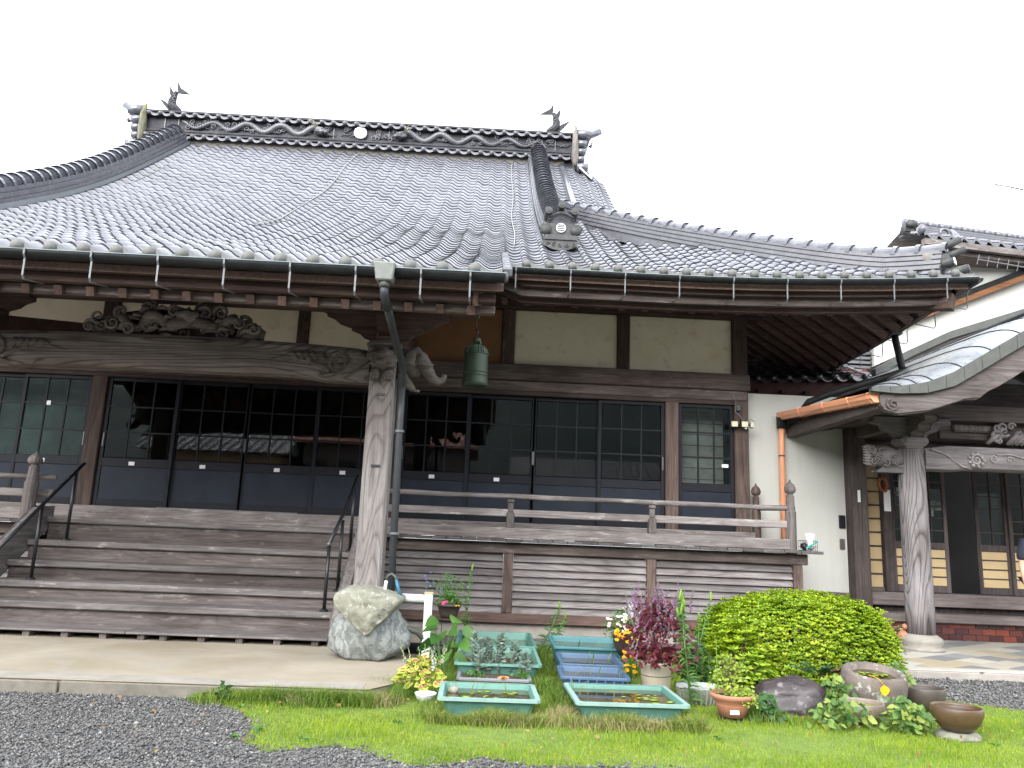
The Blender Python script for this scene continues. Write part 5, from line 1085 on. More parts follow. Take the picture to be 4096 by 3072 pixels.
def bushy(T,c,rx,rz,n,L_,w_,mat,name='foliage',el=(-10,60),core=0,shape='dome',seg=2):
    l=MB(); c=Vector(c); k=MB()
    for i in range(n):
        d=rd(-20 if shape=='ball' else 0,90); rr_=rp.uniform(core,1)**.5; p=c+Vector((d.x*rx*rr_,d.y*rx*.85*rr_,d.z*rz*rr_)); dd=(d*.6+rd(*el)*.8); s=rp.uniform(.7,1.2)
        l.leaf(p,dd,L_*s,w_*s,droop=.35,seg=seg)
    return l.build(name,mat,T,True,kind='stuff')
def stems(T,c,spread,h,n,r=.004,mat=STM):
    s=MB()
    for i in range(n): a=rp.uniform(0,2*pi); q=rp.uniform(.2,1)*spread; s.tube([(c[0],c[1],c[2]),(c[0]+cos(a)*q*.5,c[1]+sin(a)*q*.5,c[2]+h*.55),(c[0]+cos(a)*q,c[1]+sin(a)*q,c[2]+h*rp.uniform(.75,1))],[r,r*.8,r*.5],5)
    s.build('stem',mat,T,kind='stuff')
def flowers(T,pts,r,mat,name='flower',petals=6,eye=None):
    me=MB()
    for k in range(petals): a=2*pi*k/petals; me.leaf((0,0,0),(cos(a),sin(a),.25),r,r*.75,droop=.15)
    m_=me.mesh(name,mat,True)
    for p in pts:
        o=link(name,m_,T,loc=p); o.rotation_euler=(R(rp.uniform(20,75)),rp.uniform(-.3,.3),rp.uniform(-.7,.7))
    if eye:
        e=MB().blob((0,0,.004),r*.28,1,0,1,0).mesh('flower_eye',eye,True)
        for p in pts: link('flower_eye',e,T,loc=(p[0],p[1]-.006,p[2]))
def spikes(T,pts,h,mat,rad=.012,n=14):
    s=MB(); f=MB()
    for p in pts:
        tip=Vector(p)+Vector((rp.uniform(-.06,.06),rp.uniform(-.05,.05),h*rp.uniform(.7,1.1))); s.tube([p,tip],[.003,.0015],4)
        for i in range(n):
            q=Vector(p).lerp(tip,.1+.9*i/n); a=rp.uniform(0,6.28); k=rad*(1.2-.7*i/n); f.blob(q+Vector((cos(a)*k,sin(a)*k,0)),k*.75,1,.2,2,i)
    s.build('flower_stalk',STM,T,kind='stuff'); f.build('flower_spike',mat,T,True,kind='stuff')
# --- red coleus in cream pot
T=thing('coleus_plant','tall burgundy coleus with purple flower spikes in a cream pot','potted plant',(1.56,6.98,0)); c=(1.56,6.98,0)
cp=plain('cream_pot',(.44,.39,.30),.6,.08,5,bmp=.05); pot(T,c,[(.001,0),(.10,0),(.115,.02),(.135,.30),(.140,.305),(.14,.325),(.128,.325),(.12,.29),(.001,.29)],cp)
for z in (.10,.215): MB().lathe([(.11,-.004),(.118+z*.065,-.003),(.118+z*.065,.003),(.11,.004)],(1.56,6.98,z),24).build('pot_band',STB,T)
stems(T,(1.56,6.98,.28),.30,.62,24,.005,plain('burgundy_stem',(.12,.03,.04),.6)); bushy(T,(1.58,6.98,.44),.33,.40,640,.058,.038,RD,shape='ball',core=.15); bushy(T,(1.56,6.9,.34),.27,.10,150,.068,.045,RD,shape='ball')
spikes(T,[(1.58+rp.uniform(-.27,.27),6.98+rp.uniform(-.2,.15),.70+rp.uniform(-.16,.1)) for i in range(44)],.24,PU,.011,18); spikes(T,[(1.58+rp.uniform(-.3,.3),6.78,.40+rp.uniform(-.1,.2)) for i in range(14)],.12,PU,.009,10)
# --- lilies at the right
for lab,b_,t_,bd,L_ in (('tall lily with green seed pods beside the cream pot',(1.80,6.72,0),(1.72,6.74,.86),6,.16),('short lily stem with one pod behind the tall lily',(1.98,7.3,0),(2.04,7.35,.62),1,.12),('leaning lily stem with a single pod beside the bush',(1.97,7.5,0),(2.2,7.55,.80),1,.10)):
    T=thing('lily_plant',lab,'lily',b_); lily(T,b_,t_,bd,L_,190 if bd>3 else 80)
# --- lily behind left trays, small leaning lilies
T=thing('lily_plant','slender lily stem against the lapped siding by the hanging pot','lily',(-.17,9.62,0)); lily(T,(-.17,9.62,.1),(-.13,9.6,.90),1,.16,90,.010)
for lab,b_,t_ in (('wispy leaning lily stem at the end of the green trays',(.74,9.55,0),(.96,9.6,.50)),('second wispy lily stem leaning over the tray gap',(.80,9.4,0),(1.02,9.45,.40))):
    T=thing('lily_plant',lab,'lily',b_); lily(T,b_,t_,1,.20,70,.011)
# --- hanging pots on wire stands
def wirestand(T,x,y,h):
    s=MB()
    for dx in (-.07,.07): s.tube([(x+dx,y,0),(x+dx,y,h)],.004,5)
    s.build('wire_stand',M['black'],T)
dkp=plain('dark_brown_pot',(.045,.034,.028),.5,.2); x,y=-.33,8.75
T=thing('potted_flowers','dark ribbed pot of blue and pink flowers on a wire stand','potted plant',(x,y,0)); wirestand(T,x,y,.46); pot(T,(x,y,.44),[(.001,0),(.085,0),(.10,.03),(.105,.05),(.125,.12),(.14,.125),(.14,.15),(.125,.15),(.12,.12),(.001,.12)],dkp)
bushy(T,(x,y,.56),.15,.14,260,.04,.026,GR); stems(T,(x,y,.56),.30,.34,22,.0025); bushy(T,(x-.02,y,.62),.27,.28,380,.034,.016,GR,'sprays'); flowers(T,[(x+rp.uniform(-.3,.22),y-.05,.72+rp.uniform(0,.2)) for i in range(12)],.014,BU,petals=4); flowers(T,[(x-.06,y-.13,.60),(x-.03,y-.14,.615)],.03,PK,petals=5); flowers(T,[(x+.05+.03*i,y-.12,.58) for i in range(3)],.014,YE)
x,y=1.50,8.0
T=thing('potted_flowers','dark hanging pot of white daisies, silver foliage and orange marigolds','potted plant',(x,y,0)); wirestand(T,x+.02,y,.28); pot(T,(x,y,.22),[(.001,0),(.08,0),(.13,.08),(.15,.18),(.155,.20),(.14,.20),(.001,.17)],dkp)
bushy(T,(x-.05,y,.38),.22,.28,420,.05,.013,GR); bushy(T,(x+.04,y,.52),.13,.22,120,.05,.016,GP,'silver_foliage',(30,80)); flowers(T,[(x-.13+rp.uniform(-.1,.12),y-.13,.50+rp.uniform(-.06,.17)) for i in range(22)],.022,WH,eye=YE,petals=7)
flowers(T,[(x-.03+rp.uniform(-.12,.13),y-.18,.43+rp.uniform(-.06,.05)) for i in range(26)],.026,YE,'marigold')
T=thing('marigold_plant','orange marigolds on thin stems beside the blue crates','flowers',(1.38,7.3,0)); stems(T,(1.40,7.3,0),.10,.34,10,.003); bushy(T,(1.40,7.3,.1),.12,.26,90,.05,.008,GR); flowers(T,[(1.36+rp.uniform(-.08,.09),7.22,.28+rp.uniform(-.1,.08)) for i in range(16)],.024,YE,'marigold')
# --- big-leaf plant and lime coleus, silvery herbs
T=thing('broad_leaf_plant','broad green leaved plant beside the white pipe stand','plant',(-.32,7.6,0)); l=MB()
for i in range(13):
    a=i*2.4; p=Vector((-.30+.16*cos(a)*(.5+.5*(i%3)/2),7.55+.1*sin(a),.20+.028*i)); l.leaf(p,Vector((cos(a),sin(a)*.8-.35,.35)),.17,.15,droop=.55,seg=3)
l.build('foliage',GR,T,True); stems(T,(-.3,7.6,0),.2,.45,9,.006)
T=thing('coleus_plant','lime and pink variegated coleus in a small white pot','potted plant',(-.46,6.88,0)); c=(-.46,6.88,0)
pot(T,(-.40,6.62,0),[(.001,0),(.06,0),(.085,.06),(.09,.07),(.08,.07),(.001,.06)],M['papers']); stems(T,(-.45,6.85,.03),.2,.28,10,.004)
l=MB(); k=MB()
for i in range(170):
    d=rd(0,90); r_=rp.uniform(.2,1)**.5; p=Vector((-.46+d.x*.20*r_,6.86+d.y*.15*r_,.09+d.z*.20*r_)); dd=d*.5+rd(0,40)*.8+Vector((0,-.4,0)); s=rp.uniform(.7,1.15); l.leaf(p,dd,.085*s,.05*s,droop=.4,seg=3); k.leaf(p+Vector((0,-.003,.004))+dd.normalized()*.014*s,dd,.05*s,.02*s,droop=.4)
l.build('foliage',VAR,T,True,kind='stuff'); k.build('leaf_centre',CORE,T,True,kind='stuff'); spikes(T,[(-.46+rp.uniform(-.2,.18),6.88,.22+rp.uniform(0,.05)) for i in range(12)],.17,leafmat('cream_spike',[(.5,.52,.3),(.6,.6,.42)]),.008,14)
spikes(T,[(-.36,6.8,.2),(-.34,6.8,.22)],.16,GP,.012,14)
T=thing('herb_plants','silvery grey herb stems growing in the grey planter box','herbs',(.1,7.35,.1)); MB().box(-.12,.44,7.12,7.53,.09,.105).build('soil',SOIL,T)
for i in range(9):
    x=-.02+.10*i*.55+rp.uniform(-.03,.03); y=7.3+rp.uniform(-.1,.15); h=rp.uniform(.24,.36) if i<7 else .2; MB().tube([(x,y,.1),(x+.01,y,.1+h)],[.006,.003],5).build('stem',STB,T); l=MB()
    for j in range(90): q=(j/90)**.8; l.leaf((x+rp.uniform(-.02,.02),y,.12+h*q),rd(10,60),.075*(1-.4*q),.02,droop=.15)
    l.build('foliage',GS,T,True,kind='stuff')
bushy(T,(0,7.18,.10),.14,.06,70,.035,.02,GR); bushy(T,(.40,7.2,.11),.07,.05,40,.04,.025,GR)
T2=thing('rosette_plant','small pinkish leaf rosette at the end of the grey planter','plant',(.26,7.12,.1)); l=MB()
for i in range(16): a=i*2.4; l.leaf((.24,7.08,.115),(cos(a),sin(a),.5),.06,.035,droop=.2)
l.build('foliage',leafmat('leaf_coral',[(.55,.2,.12),(.62,.42,.15),(.45,.12,.12)]),T2,True)
# --- terracotta bowl with herbs
T=thing('terracotta_planter','round terracotta pot of straggly herbs with a pale sticker','potted plant',(2.02,6.33,0)); tc=stonemat('terracotta',(.30,.125,.075),(.40,.18,.115),5,.7,bmp=.05); c=(2.02,6.33,.035)
pot(T,c,[(.001,0),(.10,0),(.128,.08),(.146,.125),(.165,.135),(.174,.155),(.166,.17),(.15,.166),(.14,.13),(.001,.125)],tc,28); MB().lathe([(.128,0),(.134,.002),(.134,.006),(.128,.008)],(2.02,6.33,.12),28).build('groove',tc,T)
MB().box(1.96,2.03,6.197,6.2,.07,.10).build('sticker',M['papers'],T); MB().lathe([(.001,0),(.11,0),(.12,.015),(.001,.015)],(2.02,6.33,.0),20).build('saucer',M['pat'],T); MB().lathe([(.001,.175),(.14,.175),(.14,.18),(.001,.18)],(2.02,6.33,0),20).build('soil',SOIL,T)
stems(T,(2.0,6.33,.18),.14,.33,22,.0025,STB); bushy(T,(2.0,6.33,.18),.17,.30,420,.038,.022,GY); bushy(T,(2.10,6.25,.16),.11,.09,420,.022,.02,GY,'creeper',shape='ball'); MB().tube([(1.90,6.3,.18),(1.89,6.3,.45),(1.885,6.3,.62)],[.005,.004,.003],5).build('yellow_stalk',BUD,T); bushy(T,(1.93,6.33,.42),.05,.12,24,.04,.008,GY,'tall_leaf')
# --- vines round the bowls
HE=leafmat('leaf_heart_vine',[(.05,.12,.03),(.10,.20,.05),(.20,.29,.06),(.30,.34,.07)],.5)
for i,(lab,x,y,rx,rz,n,mt) in enumerate((('heart leaved vine trailing at the foot of the tan ribbed bowl',2.80,6.15,.27,.18,150,HE),('heart leaved vine between the tan bowl and the wide brown bowl',3.27,6.10,.23,.22,150,HE),('dark leaved vine at the foot of the terracotta pot',2.27,6.28,.13,.19,90,GD),('vine climbing between the dark rock and the stone mortar',2.99,6.62,.16,.30,120,HE),('leafy vine hanging over the dark brown bowl',3.72,7.05,.20,.34,130,HE),('broad leaved plant between lily stems and round bush',2.03,7.45,.24,.42,170,GD))):
    T=thing('leafy_vine',lab,'plant',(x,y,0)); l=MB()
    for k in range(n):
        d=rd(0,90); q=rp.uniform(.1,1)**.5; p=Vector((x+d.x*rx*q,y+d.y*rx*.7*q,.03+d.z*rz*q)); s=rp.uniform(.6,1.2)
        l.leaf(p,rd(-10,35)+Vector((0,-.5,0)),.065*s,.058*s,droop=.5,seg=3,fold=.08)
    l.build('foliage',mt,T,True,kind='stuff'); stems(T,(x,y,0),rx*.8,rz*.8,10,.003)
yl=MB().leaf((3.34,6.535,.27),(.05,-.08,-1),.085,.085,up=(0,-1,.1),droop=.05,seg=3).tube([(3.25,6.60,.335),(3.31,6.56,.315),(3.34,6.535,.27)],.003,4).build('fallen_leaf',YE,smooth=True); tag(yl,'single yellow leaf hanging on the face of the stone mortar','leaf')
# lily pads
pad=MB().lathe([(.001,0),(.034,0),(.036,.002),(.001,.003)],(0,0,0),10).mesh('lily_pad',GY,True)
def pads(lab,n,x0,x1,y0,y1,z):
    T=thing('lily_pads',lab,'lily pads',((x0+x1)/2,(y0+y1)/2,z))
    for i in range(n):
        a=rp.uniform(0,6.28); q=rp.uniform(0,1)**.5; o=link('lily_pad',pad,T,loc=((x0+x1)/2+cos(a)*q*(x1-x0)/2,(y0+y1)/2+sin(a)*q*(y1-y0)/2,z+.0005*i)); s=rp.uniform(.4,1); o.scale=(s,s,1)
pads('small lily pads floating in the wide pale green tray',14,1.15,1.52,6.05,6.5,.141); pads('lily pads floating in the stone mortar',22,3.26,3.54,6.74,6.98,.299); pads('floating leaves in the tan ribbed bowl',9,2.97,3.18,6.28,6.5,.134); pads('duckweed patches in the pale rimmed tray by the grey planter',12,-.1,.4,6.05,6.45,.134)
rs_=MB().blob((-.17,6.35,.15),(.045,.04,.03),2,.3,2,3).build('tray_stone',M['pstone'],smooth=True); tag(rs_,'pale pebble in the pale rimmed green tray','stone')
# sprouts in the trays
for lab,x,y,z,n in (('dry sprouts standing in the tall teal tray',1.05,8.4,.2,5),('sprouts in the small blue ribbed crate',1.1,7.7,.17,5),('sprouts in the deep blue ribbed crate',1.05,6.95,.17,5),('green shoot in the wide pale green tray',.9,6.3,.13,3),('reed stubs in the pale rimmed tray',.0,6.3,.12,5),('reeds in the long green tray by the foundation',.1,9.1,.12,4)):
    T=thing('water_sprouts',lab,'sprouts',(x,y,z)); s=MB()
    for i in range(n): a=x+rp.uniform(-.2,.25); yy=y+rp.uniform(-.1,.1); h=rp.uniform(.05,.14); s.tube([(a,yy,z-.02),(a+rp.uniform(-.02,.03),yy,z+h*.6),(a+rp.uniform(-.04,.05),yy,z+h)],[.004,.003,.0015],5)
    s.build('stem',BLADE,T,True,kind='stuff'); MB().leaf((x,y,z),(.2,-.1,1),.13,.018,droop=.1).build('leaf',GR,T)
# --- fern / nandina fronds
T=thing('nandina_plant','bronze tipped nandina fronds in front of the round bush','plant',(3.1,7.28,0)); 
for i in range(9):
    a=R(-150+i*30+rp.uniform(-10,10)); b_=Vector((3.12,7.25,.22)); d=Vector((cos(a)*.8,-.25-abs(sin(a))*.2,.34)).normalized(); Lf=rp.uniform(.25,.4); l=MB(); tp=b_+d*Lf-Vector((0,0,.05)); MB().tube([(3.12,7.3,0),b_,b_.lerp(tp,.6)+Vector((0,0,.02)),tp],[.005,.004,.003,.001],4).build('stem',STB,T)
    for j in range(11):
        q=.25+.75*j/11; p=b_.lerp(tp,q)
        for s in (-1,1): sd=d.cross(Vector((0,0,1))).normalized()*s; l.leaf(p,sd*.8+d*.6,.075*(1-.3*q),.024,droop=.2)
    l.build('frond',TAN if i in (3,5,6) else GD,T,True,kind='stuff')
# --- potted grass on the porch
T=thing('potted_grass','dry ornamental grass in a pot beside the porch pillar','potted plant',(5.30,10.3,.1)); pot(T,(5.42,10.5,.10),[(.001,0),(.10,0),(.13,.2),(.12,.2),(.001,.18)],db); l=MB()
for i in range(150): l.leaf((5.42+rp.uniform(-.05,.05),10.5+rp.uniform(-.05,.05),.28),rd(25,85),rp.uniform(.22,.42),.008,droop=.45,seg=3)
l.build('foliage',leafmat('dry_grass',[(.22,.20,.10),(.34,.28,.16),(.16,.18,.08)]),T,True,kind='stuff'); bushy(T,(5.2,10.45,.36),.14,.22,60,.07,.06,GR)
MB().blob((5.58,10.35,.26),(.07,.06,.08),2,.2,2,3).blob((5.60,10.33,.38),(.035,.035,.04),2,.1,2,3).build('clay_figure',tc,T,True)
# --- azalea bush
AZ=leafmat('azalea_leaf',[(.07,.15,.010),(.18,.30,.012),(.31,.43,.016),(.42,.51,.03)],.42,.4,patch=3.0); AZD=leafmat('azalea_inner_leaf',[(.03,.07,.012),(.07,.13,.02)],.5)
T=thing('azalea_bush','large rounded bright green azalea bush in front of the veranda corner','bush',(3.45,8.35,0)); ra=random.Random(77)
bc=Vector((3.42,8.50,.12)); BR=Vector((1.02,.78,.74))
def bushr(d):
    k=(1+.05*noise.noise(d*2.2)+.05*noise.noise(d*5.1))/((abs(d.x)**3+abs(d.y)**3+abs(d.z)**3)**(1/3))*.93; return Vector((d.x*BR.x*k,d.y*BR.y*k,d.z*BR.z*k*(1-.10*max(0,-d.x))))
l=MB(); l2=MB(); big=MB()
cnt=0
while cnt<11500:
    d=Vector((ra.gauss(0,1),ra.gauss(0,1),ra.gauss(0,1)+.25)).normalized()
    if d.z<-.12 or d.y>.75: continue
    p=bc+bushr(d)*ra.uniform(.95,1.03)*(1+(.07 if ra.random()<.12 else 0)); out=(d+Vector((0,0,.55))).normalized(); s=ra.uniform(.75,1.25)*(1.25 if d.x<-.45 else 1)
    for k in range(5):
        a=k*2.5+ra.uniform(0,1); u=Vector((cos(a),sin(a),0)); dd=(out*.75+u*.75).normalized(); l.leaf(p,dd,.040*s,.0175*s,up=out,droop=.12,fold=.1)
    cnt+=1
for i in range(46):
    d=rd(15,85,ra); p0=bc+bushr(d)*.95; p1=p0+(d*.5+Vector((ra.uniform(-.4,.4),ra.uniform(-.3,.3),.9))).normalized()*ra.uniform(.05,.13)
    for k in range(12):
        q=p0.lerp(p1,.35+.65*k/11); a=k*2.4; l.leaf(q,(Vector((cos(a),sin(a),.55))),.036,.015,droop=.1)
for i in range(5200):
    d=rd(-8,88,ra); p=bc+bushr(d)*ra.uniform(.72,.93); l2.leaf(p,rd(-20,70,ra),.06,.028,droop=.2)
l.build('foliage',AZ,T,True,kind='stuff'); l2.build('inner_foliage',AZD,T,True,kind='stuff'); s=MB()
for i in range(26): d=rd(10,80,ra); s.tube([(3.5+ra.uniform(-.15,.15),8.35+ra.uniform(-.1,.1),0),bc+bushr(d)*.45,bc+bushr(d)*.93],[.022,.012,.004],5)
s.build('trunk',STB,T)
T=thing('azalea_shrub','smaller loose leaved azalea shrub beside the large rounded bush','bush',(2.42,7.75,0)); l=MB(); s=MB()
for i in range(420):
    d=rd(-5,90,ra); q=ra.uniform(.55,1); p=Vector((2.50+d.x*.42*q,7.72+d.y*.36*q,.10+d.z*.50*q)); out=(d+Vector((0,0,.5))).normalized(); z=ra.uniform(.8,1.3)
    for k in range(6): a=k*1.05+i; u=Vector((cos(a),sin(a),0)); l.leaf(p,(out*.6+u*.8),.06*z,.022*z,up=out,droop=.15)
for i in range(16): d=rd(15,85,ra); s.tube([(2.45,7.75,0),(2.5+d.x*.2,7.72+d.y*.2,.2),(2.5+d.x*.38,7.72+d.y*.33,.1+d.z*.46)],[.012,.008,.003],5)
l.build('foliage',AZ,T,True,kind='stuff'); s.build('trunk',STB,T)
# weed by the apron
T=thing('weed_plant','small leafy weed at the edge of the concrete apron','weed',(-1.95,6.32,0)); bushy(T,(-1.95,6.32,.02),.12,.11,40,.07,.03,GD)
# ================================================================== grass and gravel
def inpoly(px_,py_,poly):
    r=np.zeros(len(px_),bool); n=len(poly)
    for i in range(n):
        x1,y1=poly[i]; x2,y2=poly[(i+1)%n]; c=((y1>py_)!=(y2>py_)); r^=c&(px_<(x2-x1)*(py_-y1)/(y2-y1+1e-12)+x1)
    return r
nr=np.random.default_rng(5)
BOX=[(-.24,.64,8.5,9.74),(-.2,.6,7.3,8.44),(-.19,.5,7.02,7.62),(-.26,.46,5.99,6.56),(.78,1.54,8.1,8.98),(.78,1.37,7.37,8.05),(.72,1.29,6.72,7.25),(.76,1.56,5.99,6.69)]
DISC=[(3.075,6.38,.13),(3.9,6.95,.14),(3.6,5.98,.15),(2.66,6.75,.28),(3.4,6.86,.22),(2.02,6.33,.11),(1.56,6.98,.1),(-1.08,8.02,.3),(3.47,8.5,.85)]
def free(x,y):
    k=np.ones(len(x),bool)
    for a,b2,c_,d in BOX: k&=~((x>a)&(x<b2)&(y>c_)&(y<d))
    for a,b2,r_ in DISC: k&=((x-a)**2+(y-b2)**2>r_*r_)
    return k
def blades(name,lab,x,y,h,w,mat,lean=.35,kind='stuff'):
    n=len(x); a=nr.uniform(0,2*pi,n); la=nr.uniform(0,2*pi,n); ll=nr.uniform(.05,1,n)*lean*h
    dx,dy=np.cos(a)*w/2,np.sin(a)*w/2; lx,ly=np.cos(la)*ll,np.sin(la)*ll; z=np.zeros(n)
    V=np.stack([np.stack([x-dx,y-dy,z],1),np.stack([x+dx,y+dy,z],1),np.stack([x+lx*.35+dx*.7,y+ly*.35+dy*.7,h*.6],1),np.stack([x+lx*.35-dx*.7,y+ly*.35-dy*.7,h*.6],1),np.stack([x+lx,y+ly,h*(1-.25*ll/h)],1)],1).reshape(-1,3)
    base=(np.arange(n)*5)[:,None]; me=bpy.data.meshes.new(name)
    q=base+np.array([[0,1,2,3]]); t_=base+np.array([[3,2,4]])
    me.vertices.add(len(V)); me.vertices.foreach_set('co',V.ravel().astype('f')); lv=np.concatenate([q,t_],1).ravel(); me.loops.add(len(lv)); me.loops.foreach_set('vertex_index',lv.astype('i'))
    st=(np.arange(n)*7)[:,None]+np.array([[0,4]]); me.polygons.add(2*n); me.polygons.foreach_set('loop_start',st.ravel().astype('i')); me.polygons.foreach_set('loop_total',np.tile([4,3],n).astype('i')); me.materials.append(mat); me.update(); me.validate()
    o=link(name,me,None,kind); o['label']=lab; o['category']='grass'; return o
LG=leafmat('lawn_blade',[(.13,.23,.010),(.20,.32,.014),(.27,.38,.022),(.34,.36,.05)],.6,.4,patch=1.7); LT=leafmat('tuft_blade',[(.07,.15,.02),(.14,.23,.03),(.22,.28,.05)],.6,.35,patch=2.5); LDp=leafmat('dry_blade',[(.40,.33,.17),(.32,.30,.12),(.46,.36,.22)],.7)
n=270000; x=nr.uniform(-2.6,5.6,n); y=4.25+5.8*nr.uniform(0,1,n)**1.35; k=inpoly(x,y,LAWN)&free(x,y); x,y=x[k],y[k]
# ragged edges: extra blades just outside the soil sheet
n=26000; x2=nr.uniform(-2.5,5.6,n); y2=nr.uniform(4.3,7.4,n); off=nr.normal(0,.06,(2,n)); k=inpoly(x2+off[0],y2+off[1],LAWN)&~inpoly(x2,y2,LAWN)&~((y2>6.40)&(x2<-1.2)); x=np.r_[x,x2[k]]; y=np.r_[y,y2[k]]
hh=nr.uniform(.016,.040,len(x))*(1+.5*np.sin(x*3.1+1)*np.sin(y*4.2)); blades('lawn','short bright yellow green lawn in front of the hall',x,y,hh,.004,LG,.7)
def ringpts(n,boxes,spread):
    X=[];Y=[]
    for a,b2,c_,d in boxes:
        m_=n; s=nr.integers(0,3,m_); u=nr.uniform(-.05,1.05,m_); o_=np.abs(nr.normal(0,spread,m_)); X.append(np.where(s==0,a-o_,np.where(s==1,b2+o_,a+(b2-a)*u))); Y.append(np.where(s==2,c_-o_,c_+(d-c_)*u))
    return np.concatenate(X),np.concatenate(Y)
x,y=ringpts(1700,BOX,.07); pass; k=free(x,y); x,y=x[k],y[k]
n=7000; cx=nr.choice([-1.5,-1.2,-.9,-.6,-1.85,2.2,2.6,3.3],n); x=np.r_[x,cx+nr.normal(0,.16,n)]; y=np.r_[y,np.where(cx<0,np.where(cx<-1,6.38,6.85),6.35)+nr.normal(0,.10,n)]
k=free(x,y)&~((y>6.43+.0*x)&(x<-1.2)); x,y=x[k],y[k]; blades('tall_grass','longer grass tufts around the trays and along the concrete apron',x,y,nr.uniform(.04,.15,len(x))*(.75+.45*np.sin(x*9+y*3)),.005,LT,1.3)
xa_=np.r_[nr.uniform(-.32,.52,3600),nr.uniform(.66,1.68,4300)]; ya_=5.955-np.abs(nr.normal(0,.05,7900)); blades('tall_grass','shaggy uncut grass along the front of the two pale rimmed trays',xa_,ya_,nr.uniform(.06,.155,7900)*(.8+.25*np.sin(xa_*13)),.005,leafmat('shaggy_blade',[(.10,.19,.02),(.17,.27,.03),(.26,.30,.06),(.36,.30,.14)],.6,.35),1.5)
n=8200; u_=nr.uniform(0,1,n); xb_=np.where(u_<.8,-2.2+1.4*u_/.8,-.72+.06*u_)+np.abs(nr.normal(0,.04,n)); yb_=np.where(u_<.8,6.42,6.45+.9*(u_-.8)/.2)-np.abs(nr.normal(0,.06,n)); blades('tall_grass','longer grass growing along the edge of the concrete apron',xb_,yb_,nr.uniform(.05,.16,n)*(.35+.65*np.clip((xb_+2.3)/.7,0,1)),.005,LT,1.2)
n=4200; cx=nr.choice([-1.35,-.75,.72,.30,1.2,1.0],n); cy={-1.35:6.37,-.75:6.42,.72:6.15,.30:5.93,1.2:5.9,1.0:5.9}; x=cx+nr.normal(0,.08,n)*np.where(np.isin(cx,[.3,1.2,1.0]),2.2,1); y=np.array([cy[c] for c in cx.tolist()])+nr.normal(0,.05,n); k=free(x,y); x,y=x[k],y[k]; blades('dry_grass','dry straw coloured grass tufts beside the trays and boulder',x,y,nr.uniform(.04,.13,len(x)),.0045,LDp,1.3)
# fallen leaves and clover specks on the lawn and gravel
lf=MB(); 
for i in range(130):
    a=rp.uniform(-3.5,4.5); y_=rp.uniform(4.7,6.9); lf.leaf((a,y_,.03+.01*rp.random()),(rp.uniform(-1,1),rp.uniform(-1,1),.25),rp.uniform(.02,.045),rp.uniform(.012,.025),droop=.1)
o=lf.build('fallen_leaves',leafmat('fallen_leaf',[(.20,.09,.03),(.30,.16,.06),(.35,.28,.10),(.14,.10,.06)],.7),kind='stuff'); o['label']='scattered small fallen leaves on the lawn and gravel'; o['category']='leaves'
wd=MB()
for i in range(12):
    a=rp.uniform(-2.2,4.5); y_=rp.uniform(4.9,6.3)
    for k in range(7): wd.leaf((a,y_,.02),rd(10,50),.05,.02,droop=.3)
o=wd.build('lawn_weeds',GR,None,True,kind='stuff'); o['label']='small broad leaved weeds dotted through the lawn'; o['category']='weeds'
# gravel stones
GM=leafmat('gravel_stone',[(.05,.049,.048),(.078,.077,.076),(.10,.099,.097),(.12,.118,.115),(.145,.142,.136),(.09,.079,.073),(.24,.24,.23)],.65,0.0)
def stones(n,x,y,smin,smax):
    n=len(x); s=nr.uniform(smin,smax,n)*(1+.6*(nr.uniform(0,1,n)>.95)); o6=np.array([[1,0,0],[-1,0,0],[0,1,0],[0,-1,0],[0,0,1],[0,0,-1.]])
    V=o6[None]*nr.uniform(.6,1.25,(n,6,1))*s[:,None,None]*np.array([1,.85,.62])+nr.normal(0,.18,(n,6,3))*s[:,None,None]
    a=nr.uniform(0,6.28,n); ca,sa=np.cos(a)[:,None],np.sin(a)[:,None]; X=V[:,:,0]*ca-V[:,:,1]*sa; Y=V[:,:,0]*sa+V[:,:,1]*ca; V=np.stack([X+x[:,None],Y+y[:,None],V[:,:,2]+(s*.35+nr.uniform(0,.012,n))[:,None]],2).reshape(-1,3)
    F=np.array([[0,2,4],[2,1,4],[1,3,4],[3,0,4],[2,0,5],[1,2,5],[3,1,5],[0,3,5]]); fv=((np.arange(n)*6)[:,None,None]+F[None]).reshape(-1,3); return V,fv
n=62000; x=nr.uniform(-4.4,3.2,n); y=nr.uniform(4.35,6.5,n); k=~inpoly(x+nr.normal(0,.07,n),y+nr.normal(0,.07,n),LAWN)&((y<6.40+.006*(x+9))|(x>-1))&((x<2.4)|(y<5.2)); x,y=x[k],y[k]; V1,f1=stones(0,x,y,.006,.0135)
n=6500; x=nr.uniform(3.9,6.6,n); y=nr.uniform(6.6,8.6,n); k=~inpoly(x+nr.normal(0,.06,n),y+nr.normal(0,.06,n),LAWN); V2,f2=stones(0,x[k],y[k],.010,.019)
V=np.concatenate([V1,V2]); Fc=np.concatenate([f1,f2+len(V1)]); me=bpy.data.meshes.new('gravel'); me.vertices.add(len(V)); me.vertices.foreach_set('co',V.ravel().astype('f')); me.loops.add(Fc.size); me.loops.foreach_set('vertex_index',Fc.ravel().astype('i')); me.polygons.add(len(Fc)); me.polygons.foreach_set('loop_start',(np.arange(len(Fc))*3).astype('i')); me.polygons.foreach_set('loop_total',np.full(len(Fc),3,'i')); me.materials.append(GM); me.update(); me.validate()
o=link('gravel',me,None,'stuff'); o['label']='grey crushed gravel in front of the concrete apron and lawn'; o['category']='gravel'
